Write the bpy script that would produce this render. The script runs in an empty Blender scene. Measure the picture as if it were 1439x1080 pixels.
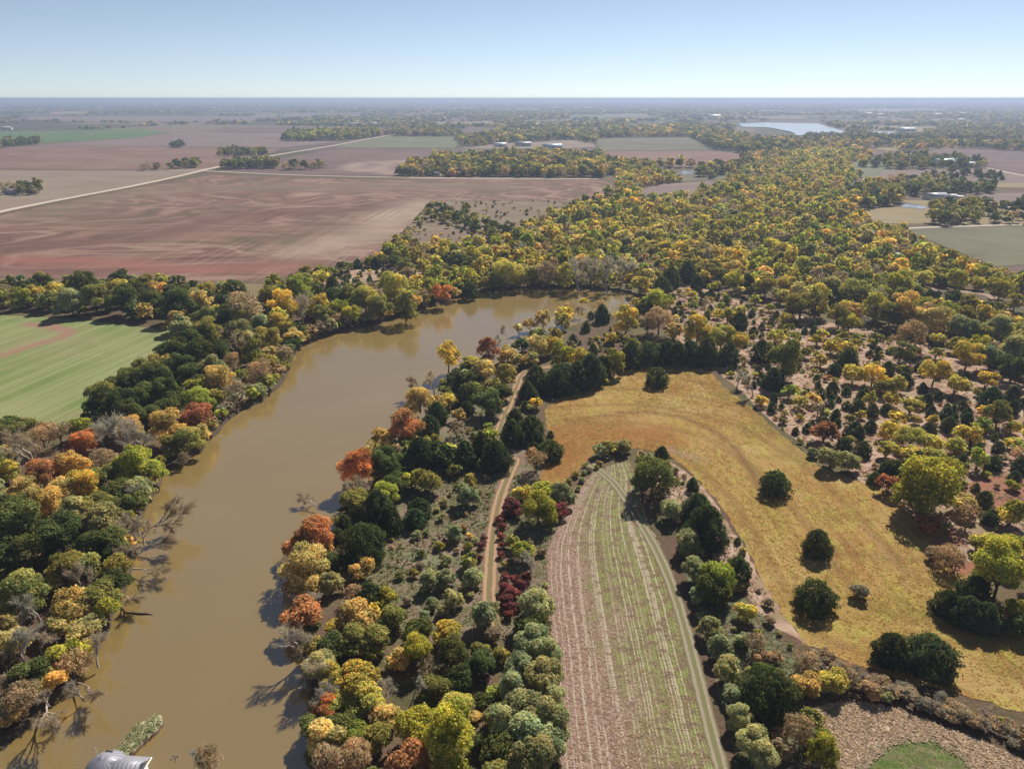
import bpy, math, random
import numpy as np
from mathutils import Vector
from mathutils.geometry import delaunay_2d_cdt

# ------------------------------------------------------------------ scene, camera
S = bpy.context.scene
COL = S.collection
H = 100.0
FPX, CX, CY, HORIZ = 998.0, 719.5, 540.0, 138.2
PITCH = math.atan((CY - HORIZ) / FPX)
SP, CP = math.sin(PITCH), math.cos(PITCH)
PI = math.pi
SUN_AZ, SUN_EL = math.radians(27), math.radians(43)

cam = bpy.data.cameras.new('camera')
cam.sensor_width = 36.0
cam.lens = FPX / 1439.0 * 36.0
cam.clip_start, cam.clip_end = 0.5, 300000.0
camo = bpy.data.objects.new('camera', cam)
camo.location = (0, 0, H)
camo.rotation_euler = (PI / 2 - PITCH, 0, 0)
COL.objects.link(camo)
S.camera = camo


def at(px, py, z=0.0):
    """ground point seen at a pixel of the photograph (survey of the place)"""
    a, b = (px - CX) / FPX, (CY - py) / FPX
    d = (a, CP + b * SP, -SP + b * CP)
    t = (z - H) / d[2]
    return (d[0] * t, d[1] * t)


def proj(x, y, z=0.0):
    dz = z - H
    f = y * CP - dz * SP
    u = y * SP + dz * CP
    return CX + FPX * x / f, CY - FPX * u / f, f


def proj_np(P):
    dz = P[:, 2] - H
    f = P[:, 1] * CP - dz * SP
    u = P[:, 1] * SP + dz * CP
    return CX + FPX * P[:, 0] / f, CY - FPX * u / f, f


def W(pts, z=0.0):
    return [at(p[0], p[1], z) for p in pts]


def inside(poly, X, Y):
    p = np.asarray(poly)
    r = np.zeros(len(X), bool)
    j = len(p) - 1
    for i in range(len(p)):
        xi, yi, xj, yj = p[i, 0], p[i, 1], p[j, 0], p[j, 1]
        if yi != yj:
            r ^= ((yi > Y) != (yj > Y)) & (X < (xj - xi) * (Y - yi) / (yj - yi) + xi)
        j = i
    return r


def dist_poly(line, X, Y):
    best = np.full(len(X), 1e18)
    for (ax, ay), (bx, by) in zip(line[:-1], line[1:]):
        dx, dy = bx - ax, by - ay
        t = np.clip(((X - ax) * dx + (Y - ay) * dy) / max(dx * dx + dy * dy, 1e-9), 0, 1)
        best = np.minimum(best, np.hypot(X - ax - t * dx, Y - ay - t * dy))
    return best


# ------------------------------------------------------------------ mesh helpers
def build_mesh(name, V, quads=None, tris=None, mat=None, attr=None, uv=None, smooth=False):
    V = np.asarray(V, np.float32).reshape(-1, 3)
    nq = 0 if quads is None else len(quads)
    nt = 0 if tris is None else len(tris)
    me = bpy.data.meshes.new(name)
    me.vertices.add(len(V))
    me.vertices.foreach_set('co', V.ravel())
    loops = []
    if nq:
        loops.append(np.asarray(quads, np.int32).ravel())
    if nt:
        loops.append(np.asarray(tris, np.int32).ravel())
    L = np.concatenate(loops)
    me.loops.add(len(L))
    me.loops.foreach_set('vertex_index', L)
    me.polygons.add(nq + nt)
    st = np.concatenate([np.arange(nq) * 4, nq * 4 + np.arange(nt) * 3]).astype(np.int32)
    me.polygons.foreach_set('loop_start', st)
    if smooth:
        me.polygons.foreach_set('use_smooth', np.ones(nq + nt, bool))
    if attr:
        for k, c in attr.items():
            c = np.asarray(c, np.float32)
            if c.ndim == 1:
                a = me.attributes.new(k, 'FLOAT', 'POINT')
                a.data.foreach_set('value', c)
            else:
                if c.shape[1] == 3:
                    c = np.concatenate([c, np.ones((len(c), 1), np.float32)], 1)
                a = me.attributes.new(k, 'FLOAT_COLOR', 'POINT')
                a.data.foreach_set('color', c.ravel())
    if uv is not None:
        u = me.uv_layers.new(name='UVMap')
        u.data.foreach_set('uv', np.asarray(uv, np.float32)[L].ravel())
    me.update(calc_edges=True)
    me.validate()
    if mat:
        me.materials.append(mat)
    return me


def link(name, me, parent=None, loc=None):
    o = bpy.data.objects.new(name, me)
    COL.objects.link(o)
    if parent:
        o.parent = parent
    if loc:
        o.location = loc
    return o


def tag(o, label=None, cat=None, group=None, kind=None):
    if label:
        o['label'] = label
    if cat:
        o['category'] = cat
    if group:
        o['group'] = group
    if kind:
        o['kind'] = kind
    return o


def roughen(poly, step, amp, rng):
    out = []
    n = len(poly)
    for i in range(n):
        a, b = poly[i], poly[(i + 1) % n]
        L = math.hypot(b[0] - a[0], b[1] - a[1])
        k = max(1, min(60, int(L / step)))
        for j in range(k):
            t = j / k
            out.append((a[0] + (b[0] - a[0]) * t + rng.uniform(-amp, amp), a[1] + (b[1] - a[1]) * t + rng.uniform(-amp, amp)))
    return out


def smooth_closed(pts, n=4):
    """Catmull-Rom through a closed outline"""
    out = []
    N = len(pts)
    for i in range(N):
        p0, p1, p2, p3 = (Vector(pts[(i + k - 1) % N]) for k in range(4))
        for j in range(n):
            t = j / n
            out.append(tuple(0.5 * ((2 * p1) + (p2 - p0) * t + (2 * p0 - 5 * p1 + 4 * p2 - p3) * t * t + (3 * p1 - p0 - 3 * p2 + p3) * t ** 3)))
    return out


def smooth_open(pts, n=8):
    out = []
    N = len(pts)
    for i in range(N - 1):
        p0, p1, p2, p3 = Vector(pts[max(i - 1, 0)]), Vector(pts[i]), Vector(pts[i + 1]), Vector(pts[min(i + 2, N - 1)])
        for j in range(n):
            t = j / n
            out.append(tuple(0.5 * ((2 * p1) + (p2 - p0) * t + (2 * p0 - 5 * p1 + 4 * p2 - p3) * t * t + (3 * p1 - p0 - 3 * p2 + p3) * t ** 3)))
    out.append(tuple(pts[-1]))
    return out


def fill(poly, grid=None, rng=None):
    """triangulate a polygon, with an inner lattice of points when grid is given"""
    pts = [Vector((p[0], p[1])) for p in poly]
    n = len(pts)
    if grid:
        P = np.asarray(poly)
        x0, y0 = P.min(0)
        x1, y1 = P.max(0)
        gx, gy = np.meshgrid(np.arange(x0, x1, grid), np.arange(y0, y1, grid))
        gx, gy = gx.ravel(), gy.ravel()
        ok = inside(poly, gx, gy)
        gx, gy = gx[ok], gy[ok]
        far = dist_poly(list(poly) + [poly[0]], gx, gy) > grid * .35
        pts += [Vector((float(a), float(b))) for a, b in zip(gx[far], gy[far])]
    v, e, f, *_ = delaunay_2d_cdt(pts, [], [list(range(n))], 1, 1e-4)
    return np.array([(p.x, p.y, 0) for p in v]), [tuple(x) for x in f if len(x) == 3]


def sheet(name, poly, z, mat, grid=None, attr=None, label=None):
    V, T = fill(poly, grid)
    T = np.array(T, np.int32)
    a, b, c = V[T[:, 0]], V[T[:, 1]], V[T[:, 2]]
    flip = np.cross(b - a, c - a)[:, 2] < 0
    T[flip] = T[flip][:, ::-1]
    V[:, 2] = z
    at_ = {k: f(V) for k, f in attr.items()} if attr else None
    me = build_mesh(name, V, tris=T, mat=mat, attr=at_)
    o = link(name, me)
    return tag(o, label, None, None, 'structure')


def ribbon(name, line, width, z, mat, jitter=0.0, rng=None, n=6, label=None):
    L = smooth_open(line, n)
    P = np.array(L)
    T = np.gradient(P, axis=0)
    T /= np.linalg.norm(T, axis=1)[:, None] + 1e-9
    N = np.stack([-T[:, 1], T[:, 0]], 1)
    cum = np.concatenate([[0], np.cumsum(np.linalg.norm(np.diff(P, axis=0), axis=1))])
    V, uv = [], []
    ks = 5
    for i in range(len(P)):
        w = width * (1 + (rng.uniform(-jitter, jitter) if rng else 0))
        for k in range(ks):
            s = k / (ks - 1)
            q = P[i] + N[i] * (0.5 - s) * w
            V.append((q[0], q[1], z))
            uv.append((s, cum[i]))
    Q = []
    for i in range(len(P) - 1):
        for k in range(ks - 1):
            a = i * ks + k
            Q.append((a, a + ks, a + ks + 1, a + 1))
    Q = np.array(Q)
    V = np.array(V)
    a, b, c = V[Q[0, 0]], V[Q[0, 1]], V[Q[0, 2]]
    if np.cross(b - a, c - a)[2] < 0:
        Q = Q[:, ::-1]
    o = link(name, build_mesh(name, V, quads=Q, mat=mat, uv=uv))
    return tag(o, label, None, None, 'structure')


def tubes(segs, sides=5):
    """segs: list of polylines [(p, r), ...] -> V, quads"""
    V, Q = [], []
    for pl in segs:
        base = len(V)
        m = len(pl)
        for i, (p, r) in enumerate(pl):
            p = Vector(p)
            d = (Vector(pl[min(i + 1, m - 1)][0]) - Vector(pl[max(i - 1, 0)][0])).normalized()
            u = d.cross(Vector((0.31, 0.77, 0.12)))
            if u.length < 1e-4:
                u = d.cross(Vector((1, 0, 0)))
            u.normalize()
            w = d.cross(u)
            for k in range(sides):
                a = 2 * PI * k / sides
                V.append(tuple(p + (u * math.cos(a) + w * math.sin(a)) * r))
        for i in range(m - 1):
            for k in range(sides):
                k2 = (k + 1) % sides
                Q.append((base + i * sides + k, base + i * sides + k2, base + (i + 1) * sides + k2, base + (i + 1) * sides + k))
    return np.array(V, np.float32), np.array(Q, np.int32)


# ------------------------------------------------------------------ node helper
class Mat:
    def __init__(self, name):
        self.m = bpy.data.materials.new(name)
        self.m.use_nodes = True
        self.t = self.m.node_tree
        self.t.nodes.clear()
        self.out = self.t.nodes.new('ShaderNodeOutputMaterial')
        self._pos = None

    def new(self, typ, **kw):
        n = self.t.nodes.new(typ)
        for k, v in kw.items():
            setattr(n, k, v)
        return n

    def put(self, sock, v):
        if v is None:
            return
        if isinstance(v, bpy.types.NodeSocket):
            self.t.links.new(v, sock)
        elif isinstance(v, (tuple, list)) and len(v) == 3 and sock.type == 'RGBA':
            sock.default_value = (*v, 1)
        else:
            sock.default_value = v

    def pos(self):
        if self._pos is None:
            self._pos = self.new('ShaderNodeNewGeometry').outputs['Position']
        return self._pos

    def attr(self, name, out='Fac'):
        return self.new('ShaderNodeAttribute', attribute_name=name).outputs[out]

    def mapping(self, v, scale=(1, 1, 1), rot=(0, 0, 0), loc=(0, 0, 0)):
        n = self.new('ShaderNodeMapping')
        self.put(n.inputs['Vector'], v)
        n.inputs['Scale'].default_value = scale
        n.inputs['Rotation'].default_value = rot
        n.inputs['Location'].default_value = loc
        return n.outputs[0]

    def noise(self, scale, detail=3, rough=.55, dist=0.0, vec=None, out='Fac'):
        n = self.new('ShaderNodeTexNoise')
        self.put(n.inputs['Vector'], vec if vec is not None else self.pos())
        n.inputs['Scale'].default_value = scale
        n.inputs['Detail'].default_value = detail
        n.inputs['Roughness'].default_value = rough
        n.inputs['Distortion'].default_value = dist
        return n.outputs[out]

    def wave(self, scale, dist=0, detail=2, dscale=1, vec=None, direction='X', profile='SIN'):
        n = self.new('ShaderNodeTexWave', bands_direction=direction, wave_profile=profile)
        self.put(n.inputs['Vector'], vec if vec is not None else self.pos())
        n.inputs['Scale'].default_value = scale
        n.inputs['Distortion'].default_value = dist
        n.inputs['Detail'].default_value = detail
        n.inputs['Detail Scale'].default_value = dscale
        return n.outputs['Fac']

    def math(self, op, a, b=None, c=None, clamp=False):
        n = self.new('ShaderNodeMath', operation=op, use_clamp=clamp)
        self.put(n.inputs[0], a)
        self.put(n.inputs[1], b)
        if c is not None:
            self.put(n.inputs[2], c)
        return n.outputs[0]

    def step(self, v, lo, hi):
        n = self.new('ShaderNodeMapRange', interpolation_type='SMOOTHSTEP')
        self.put(n.inputs['Value'], v)
        n.inputs['From Min'].default_value = lo
        n.inputs['From Max'].default_value = hi
        return n.outputs[0]

    def mix(self, f, a, b, blend='MIX'):
        n = self.new('ShaderNodeMix', data_type='RGBA', blend_type=blend)
        self.put(n.inputs[0], f)
        self.put(n.inputs[6], a)
        self.put(n.inputs[7], b)
        return n.outputs[2]

    def ramp(self, f, stops, interp='LINEAR'):
        n = self.new('ShaderNodeValToRGB')
        n.color_ramp.interpolation = interp
        e = n.color_ramp.elements
        while len(e) > 1:
            e.remove(e[-1])
        e[0].position, e[0].color = stops[0][0], (*stops[0][1], 1)
        for p, c in stops[1:]:
            x = e.new(p)
            x.color = (*c, 1)
        self.put(n.inputs[0], f)
        return n.outputs[0]

    def bump(self, h, strength=.5, dist=.3):
        n = self.new('ShaderNodeBump')
        self.put(n.inputs['Height'], h)
        n.inputs['Strength'].default_value = strength
        n.inputs['Distance'].default_value = dist
        return n.outputs[0]

    def surface(self, col, rough=.9, spec=.15, normal=None, metallic=0, ior=1.5, gain=1.0):
        if gain != 1.0:
            col = self.mix(1.0, col, (gain, gain, gain), 'MULTIPLY')
        n = self.new('ShaderNodeBsdfPrincipled')
        self.put(n.inputs['Base Color'], col)
        self.put(n.inputs['Roughness'], rough)
        self.put(n.inputs['Specular IOR Level'], spec)
        self.put(n.inputs['Metallic'], metallic)
        self.put(n.inputs['IOR'], ior)
        if normal is not None:
            self.put(n.inputs['Normal'], normal)
        self.t.links.new(n.outputs[0], self.out.inputs['Surface'])
        return self.m


def mul(c, k):
    return tuple(min(1, x * k) for x in c)


# ------------------------------------------------------------------ light
w = bpy.data.worlds.new('World')
S.world = w
w.use_nodes = True
wt = w.node_tree
bg = wt.nodes['Background']
sky = wt.nodes.new('ShaderNodeTexSky')
sky.sky_type = 'NISHITA'
sky.sun_disc = False
sky.sun_elevation = SUN_EL
sky.sun_rotation = SUN_AZ
sky.altitude = 0
sky.air_density = .55
sky.dust_density = 0.04
sky.ozone_density = 2.6
hsv = wt.nodes.new('ShaderNodeHueSaturation')
hsv.inputs['Saturation'].default_value = .72
wt.links.new(sky.outputs[0], hsv.inputs['Color'])
wt.links.new(hsv.outputs[0], bg.inputs[0])
bg.inputs[1].default_value = 0.068
sun = bpy.data.lights.new('sun', 'SUN')
sun.energy = 5.0
sun.angle = math.radians(.53)
sun.color = (1, .94, .86)
suno = bpy.data.objects.new('sun', sun)
sd = Vector((math.sin(SUN_AZ) * math.cos(SUN_EL), math.cos(SUN_AZ) * math.cos(SUN_EL), math.sin(SUN_EL)))
suno.rotation_euler = sd.to_track_quat('Z', 'Y').to_euler()
suno.location = (0, 0, 500)
COL.objects.link(suno)
S.view_settings.view_transform = 'Standard'
S.view_settings.look = 'None'
S.view_settings.exposure = 0.55
S.view_settings.gamma = 1
S.cycles.use_denoising = True
S.cycles.max_bounces = 6
S.cycles.diffuse_bounces = 4
S.cycles.glossy_bounces = 2
S.cycles.transmission_bounces = 3
S.cycles.volume_bounces = 0
S.cycles.transparent_max_bounces = 4

# ------------------------------------------------------------------ outlines surveyed from the photograph
R = random.Random(7)
RIVER_L = [(-160, 1120), (-60, 1060), (0, 1036), (45, 1000), (95, 955), (135, 895), (162, 835), (182, 790), (186, 735), (212, 690), (232, 655), (270, 635), (293, 612), (328, 578), (365, 558), (398, 528), (412, 495), (432, 478), (480, 462), (540, 448), (600, 428), (650, 412), (700, 404), (745, 402), (800, 402), (860, 405), (888, 410)]
RIVER_R = [(898, 420), (886, 430), (860, 441), (832, 448), (803, 459), (773, 475), (742, 490), (714, 502), (688, 516), (655, 532), (625, 554), (602, 582), (590, 607), (565, 632), (540, 660), (508, 700), (478, 735), (455, 775), (438, 812), (430, 855), (434, 905), (442, 955), (450, 1005), (455, 1055), (460, 1120)]
river = W(RIVER_L) + W(RIVER_R)
river = smooth_closed(river + [(-14, 45), (-60, 35), (-110, 45)], 4)
river = [(x + R.uniform(-.5, .5), y + R.uniform(-.5, .5)) for x, y in river]
GREEN = W([(-260, 470), (-40, 441), (80, 446), (170, 456), (250, 466), (240, 482), (215, 507), (180, 532), (140, 566), (100, 600), (30, 600), (-60, 590), (-300, 600)])
BIG = W([(-420, 352), (0, 303), (60, 290), (180, 266), (296, 246), (410, 250), (560, 254), (700, 252), (842, 252), (866, 262), (868, 284), (790, 283), (604, 282), (583, 308), (548, 343), (522, 363), (440, 380), (380, 397), (240, 397), (100, 392), (0, 388), (-350, 420)])
MEADOW = W([(765, 575), (792, 556), (835, 545), (872, 524), (905, 511), (960, 514), (1000, 522), (1015, 542), (1060, 576), (1100, 612), (1150, 655), (1205, 675), (1256, 692), (1285, 735), (1330, 745), (1372, 790), (1400, 850), (1470, 890), (1580, 990), (1540, 1030), (1439, 1003), (1390, 988), (1330, 968), (1270, 957), (1190, 928), (1132, 905), (1100, 862), (1070, 812), (1045, 760), (1010, 705), (975, 668), (940, 640), (895, 630), (840, 632), (806, 665), (788, 682), (757, 676), (768, 650), (771, 610)])
STRIP_L = [(792, 1180), (789, 1080), (783, 1000), (776, 900), (770, 840), (771, 775), (788, 730), (812, 690), (836, 660)]
STRIP_R = [(1045, 1180), (1020, 1080), (1000, 1010), (985, 955), (966, 890), (948, 825), (930, 775), (912, 735), (900, 700), (896, 668), (882, 646)]
SCRUB = W([(606, 283), (782, 283), (812, 300), (745, 320), (700, 350), (640, 352), (548, 346)])
BEIGE = W([(1140, 1000), (1180, 985), (1240, 990), (1310, 1015), (1400, 1050), (1470, 1085), (1500, 1150), (1150, 1180), (1165, 1060)])
CROPG = W([(1205, 1120), (1200, 1075), (1245, 1038), (1310, 1032), (1360, 1062), (1400, 1105), (1400, 1160)])

# ------------------------------------------------------------------ ground materials
def mat_ground():
    m = Mat('ground')
    p = m.pos()
    big = m.noise(1 / 70, 5, .6, .6)
    mid = m.noise(1 / 12, 4, .6, .3)
    fine = m.noise(1.1, 4, .65)
    c = m.ramp(big, [(.30, (.14, .10, .055)), (.45, (.135, .085, .058)), (.55, (.15, .12, .06)), (.68, (.085, .082, .034))])
    c = m.mix(m.step(mid, .52, .68), c, (.085, .084, .035))
    c = m.mix(m.step(mid, .46, .30), c, (.16, .095, .065))
    # far patchwork of quarter sections
    mp = m.mapping(p, scale=(1 / 620, 1 / 800, 1), rot=(0, 0, .22))
    v = m.new('ShaderNodeTexVoronoi', distance='CHEBYCHEV')
    m.put(v.inputs['Vector'], mp)
    v.inputs['Scale'].default_value = 1
    v.inputs['Randomness'].default_value = .8
    sp = m.new('ShaderNodeSeparateColor')
    m.put(sp.inputs[0], v.outputs['Color'])
    fld = m.ramp(sp.outputs[0], [(0, (.17, .105, .085)), (.2, (.20, .145, .11)), (.34, (.08, .08, .04)), (.6, (.22, .17, .105)), (.72, (.075, .075, .036)), (.9, (.145, .10, .085))], 'CONSTANT')
    xyz = m.new('ShaderNodeSeparateXYZ')
    m.put(xyz.inputs[0], p)
    f2 = m.noise(1 / 160, 4, .6)
    fld = m.mix(m.math('MULTIPLY', f2, .55), fld, (.11, .09, .055))
    c = m.mix(m.step(xyz.outputs[1], 900, 1500), c, fld)
    wood = m.step(m.noise(1 / 2600, 4, .6), .40, .50)
    veryfar = m.math('MULTIPLY', m.step(xyz.outputs[1], 5000, 12000), wood)
    c = m.mix(veryfar, c, (.075, .075, .045))
    c = m.mix(m.math('MULTIPLY', m.math('SUBTRACT', fine, .5), 1.5, clamp=True), c, (.06, .052, .03))
    c = m.mix(m.step(fine, .40, .26), c, (.22, .17, .11))
    return m.surface(c, .95, .1, m.bump(fine, .8, .5), gain=.85)


def mat_soil(name, stops, scale, warp=2.0, rows=None, attr=None, fine_amt=.35, fleck=(.36, .27, .20), rot=.3, k=.56):
    m = Mat(name)
    v = m.mapping(m.pos(), scale=(scale, scale * 1.9, scale), rot=(0, 0, rot))
    n = m.noise(1.0, 2 if attr else 4, .45, warp, vec=v)
    stops = [(a, mul(b, k)) for a, b in stops]
    fleck = mul(fleck, k)
    c = m.ramp(n, stops)
    fine = m.noise(.35, 5, .65)
    c = m.mix(m.math('MULTIPLY', m.step(fine, .45, .75), fine_amt), c, fleck)
    if rows:
        sc, ang, amt, col = rows
        rv = m.mapping(m.pos(), rot=(0, 0, ang))
        r = m.step(m.noise(1.0, 2, .6, 0, vec=m.mapping(rv, scale=(sc, sc * .012, sc))), .47, .62)
        patch = m.step(m.noise(scale * 1.4, 2), .40, .60)
        if attr:
            patch = m.math('MULTIPLY', patch, m.math('ADD', m.math('MULTIPLY', m.attr('pale'), 1.2), .25))
        c = m.mix(m.math('MULTIPLY', m.math('MULTIPLY', r, patch), amt), c, col)
    if attr:
        for a, col, amt in attr:
            c = m.mix(m.math('MULTIPLY', m.attr(a), amt, clamp=True), c, col)
    return m.surface(c, .95, .1, m.bump(fine, .5, .3))


def mat_green():
    m = Mat('mown_grass')
    p = m.pos()
    n = m.noise(1 / 45, 4, .55, .4)
    c = m.ramp(n, [(.3, (.125, .17, .045)), (.45, (.17, .205, .07)), (.58, (.23, .215, .10)), (.72, (.13, .185, .05))])
    v = m.mapping(p, rot=(0, 0, math.radians(14)))
    st = m.noise(1.0, 2, .6, 0, vec=m.mapping(v, scale=(.16, .0035, 1)))
    st2 = m.noise(1.0, 2, .6, 0, vec=m.mapping(v, scale=(.75, .012, 1)))
    c = m.mix(m.math('MULTIPLY', m.step(st, .46, .60), .6), c, (.27, .28, .13))
    c = m.mix(m.math('MULTIPLY', m.step(st2, .50, .62), .45), c, (.11, .16, .045))
    c = m.mix(m.step(m.noise(1 / 22, 3, .6), .58, .74), c, (.27, .215, .115))
    c = m.mix(m.math('MULTIPLY', m.attr('swale'), 1.0, clamp=True), c, (.27, .155, .11))
    f = m.noise(1.4, 4, .7)
    c = m.mix(m.math('MULTIPLY', m.step(f, .5, .7), .35), c, (.12, .13, .05))
    return m.surface(c, .95, .1, m.bump(f, .5, .25), gain=.95)


def mat_meadow():
    m = Mat('meadow_grass')
    p = m.pos()
    a = m.noise(1 / 26, 4, .6, .5)
    c = m.ramp(a, [(.28, (.235, .105, .032)), (.42, (.33, .18, .055)), (.52, (.37, .23, .075)), (.64, (.26, .185, .04)), (.78, (.20, .185, .036))])
    v = m.mapping(p, scale=(1, .35, 1), rot=(0, 0, -.5))
    b = m.noise(1 / 2.2, 4, .65, .4, vec=v)
    c = m.mix(m.step(b, .52, .66), c, (.36, .29, .06))
    c = m.mix(m.math('MULTIPLY', m.step(b, .46, .32), .6), c, (.22, .105, .036))
    c = m.mix(m.math('MULTIPLY', m.step(m.noise(1 / 9, 4, .65, .6), .54, .68), .5), c, (.33, .32, .065))
    c = m.mix(m.math('MULTIPLY', m.step(m.noise(1 / 18, 4, .65, .3), .50, .66), .5), c, (.46, .33, .14))
    mw = m.math('SINE', m.math('MULTIPLY', m.math('ADD', m.attr('edge'), m.math('MULTIPLY', m.noise(1 / 14, 2), 3.0)), 1.9))
    c = m.mix(m.math('MULTIPLY', m.step(mw, .1, .95), .30), c, (.42, .31, .10))
    mw2 = m.math('SINE', m.math('MULTIPLY', m.attr('edge'), .42))
    c = m.mix(m.math('MULTIPLY', m.step(mw2, .6, 1.0), .45), c, (.21, .115, .042))
    c = m.mix(m.math('MULTIPLY', m.attr('rust'), .8, clamp=True), c, (.29, .12, .036))
    c = m.mix(m.math('MULTIPLY', m.attr('swale'), .8, clamp=True), c, (.16, .085, .035))
    c = m.mix(m.math('MULTIPLY', m.attr('bare'), .8, clamp=True), c, (.34, .25, .165))
    f = m.noise(1.6, 4, .7)
    c = m.mix(m.math('MULTIPLY', m.step(f, .48, .7), .4), c, (.17, .13, .035))
    return m.surface(c, .95, .1, m.bump(m.math('ADD', f, b), .9, .45), gain=.95)


def mat_strip():
    m = Mat('crop_rows')
    u = m.new('ShaderNodeUVMap').outputs[0]
    x = m.new('ShaderNodeSeparateXYZ')
    m.put(x.inputs[0], u)
    s, t = x.outputs[0], x.outputs[1]
    n1 = m.noise(1 / 9, 3, .6, .3)
    f = m.noise(1.5, 4, .7)
    f2 = m.noise(.5, 4, .65)
    soil = m.mix(m.step(f, .4, .62), (.20, .115, .085), (.37, .255, .20))
    green = m.mix(m.step(f2, .38, .62), (.18, .12, .072), (.22, .255, .062))
    side = m.math('ADD', s, m.math('MULTIPLY', m.math('SUBTRACT', n1, .5), 1.1))
    # far from the near end the stubble gives way to green rows
    side = m.math('ADD', side, m.math('MULTIPLY', m.step(t, 20, 85), .22))
    c = m.mix(m.step(side, .24, .74), soil, green)
    c = m.mix(m.math('MULTIPLY', m.step(n1, .60, .72), .7), c, (.20, .115, .085))
    wob = m.math('MULTIPLY', m.math('SUBTRACT', m.noise(1 / 5, 3, .6), .5), .025)
    su = m.math('ADD', s, wob)
    cv = m.new('ShaderNodeCombineXYZ')
    m.put(cv.inputs[0], m.math('MULTIPLY', su, 46.0))
    m.put(cv.inputs[1], m.math('MULTIPLY', t, .006))
    r1 = m.noise(1.0, 1, .5, 0, vec=cv.outputs[0])
    r2 = m.math('SINE', m.math('MULTIPLY', su, 2 * PI * 41))
    brk = m.step(f2, .36, .5)
    c = m.mix(m.math('MULTIPLY', m.math('MULTIPLY', m.step(r1, .52, .60), brk), .85), c, (.47, .385, .285))
    c = m.mix(m.math('MULTIPLY', m.math('MULTIPLY', m.step(r2, .2, .9), m.step(side, .3, .55)), .35), c, (.10, .105, .04))
    sp_ = m.noise(3.2, 3, .7)
    c = m.mix(m.math('MULTIPLY', m.step(sp_, .53, .64), .6), c, (.44, .33, .25))
    c = m.mix(m.math('MULTIPLY', m.step(m.noise(1 / 3.5, 4, .7), .56, .66), .6), c, (.15, .09, .062))
    h = m.math('ADD', m.math('MULTIPLY', sp_, 1.0), f)
    return m.surface(c, .95, .1, m.bump(h, .9, .4))


def mat_track(name, rut, mid, edge, ruts=True):
    m = Mat(name)
    u = m.new('ShaderNodeUVMap').outputs[0]
    x = m.new('ShaderNodeSeparateXYZ')
    m.put(x.inputs[0], u)
    n = m.noise(.6, 4, .65)
    s = m.math('ADD', x.outputs[0], m.math('MULTIPLY', m.math('SUBTRACT', n, .5), .16))
    d = m.math('ABSOLUTE', m.math('SUBTRACT', s, .5))
    if ruts:
        k = m.math('ABSOLUTE', m.math('SUBTRACT', d, .27))
        inr = m.step(k, .14, .07)
        c = m.mix(inr, m.mix(m.step(d, .2, .4), mid, edge), rut)
    else:
        c = m.mix(m.step(d, .36, .46), rut, edge)
    f = m.noise(2.0, 4, .7)
    c = m.mix(m.math('MULTIPLY', m.step(f, .45, .7), .3), c, mul(rut, .6))
    return m.surface(c, .95, .1, m.bump(f, .5, .15), gain=.9)


def mat_water(name, col, rough, bumps=.12, scale=.5):
    m = Mat(name)
    n = m.noise(1 / 60, 3, .5, .5)
    c = m.mix(n, mul(col, .85), mul(col, 1.12))
    v = m.mapping(m.pos(), scale=(1, 2.2, 1), rot=(0, 0, .4))
    b = m.noise(scale, 4, .55, .2, vec=v)
    return m.surface(c, rough, 1.0, m.bump(b, bumps, .1), 0, 1.8, .95)


def mat_plain(name, col, rough=.7, spec=.3, var=.15, scale=.8, metallic=0):
    m = Mat(name)
    n = m.noise(scale, 4, .6)
    return m.surface(m.mix(n, mul(col, 1 - var), mul(col, 1 + var)), rough, spec, m.bump(n, .15, .05), metallic)


M_ground = mat_ground()
M_bank = mat_plain('bank_mud', (.075, .056, .034), .9, .1, .4, .9)

# ------------------------------------------------------------------ ground sheet with the river cut out of it
G = []
for y, st in [(-400, 700), (40, 120), (160, 120), (280, 160), (440, 200), (640, 260), (900, 350), (1300, 600), (2200, 1200), (4000, 2500), (8000, 6000), (20000, 15000), (45000, 30000)]:
    wid = max(900, y * 1.6)
    for k in range(-int(wid / st) - 1, int(wid / st) + 2):
        G.append((k * st, y))
G += [(-90000, -2000), (90000, -2000), (90000, 90000), (-90000, 90000)]
rv = np.array(river)
gx = np.array([g[0] for g in G], float)
gy = np.array([g[1] for g in G], float)
ok = ~inside(rv, gx, gy) & (dist_poly(list(river) + [river[0]], gx, gy) > 6)
pts = [Vector(p) for p in river] + [Vector((float(a), float(b))) for a, b in zip(gx[ok], gy[ok])]
n = len(river)
v_, e_, f_, *_ = delaunay_2d_cdt(pts, [(i, (i + 1) % n) for i in range(n)], [], 0, 1e-4)
V = np.array([(p.x, p.y, 0) for p in v_])
T = np.array([t for t in f_ if len(t) == 3])
cen = V[T].mean(1)
T = T[~inside(rv, cen[:, 0], cen[:, 1])]
nn = np.cross(V[T[:, 1]] - V[T[:, 0]], V[T[:, 2]] - V[T[:, 0]])[:, 2]
T[nn < 0] = T[nn < 0][:, ::-1]
o = link('ground', build_mesh('ground', V, tris=T, mat=M_ground))
tag(o, kind='structure')
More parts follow.
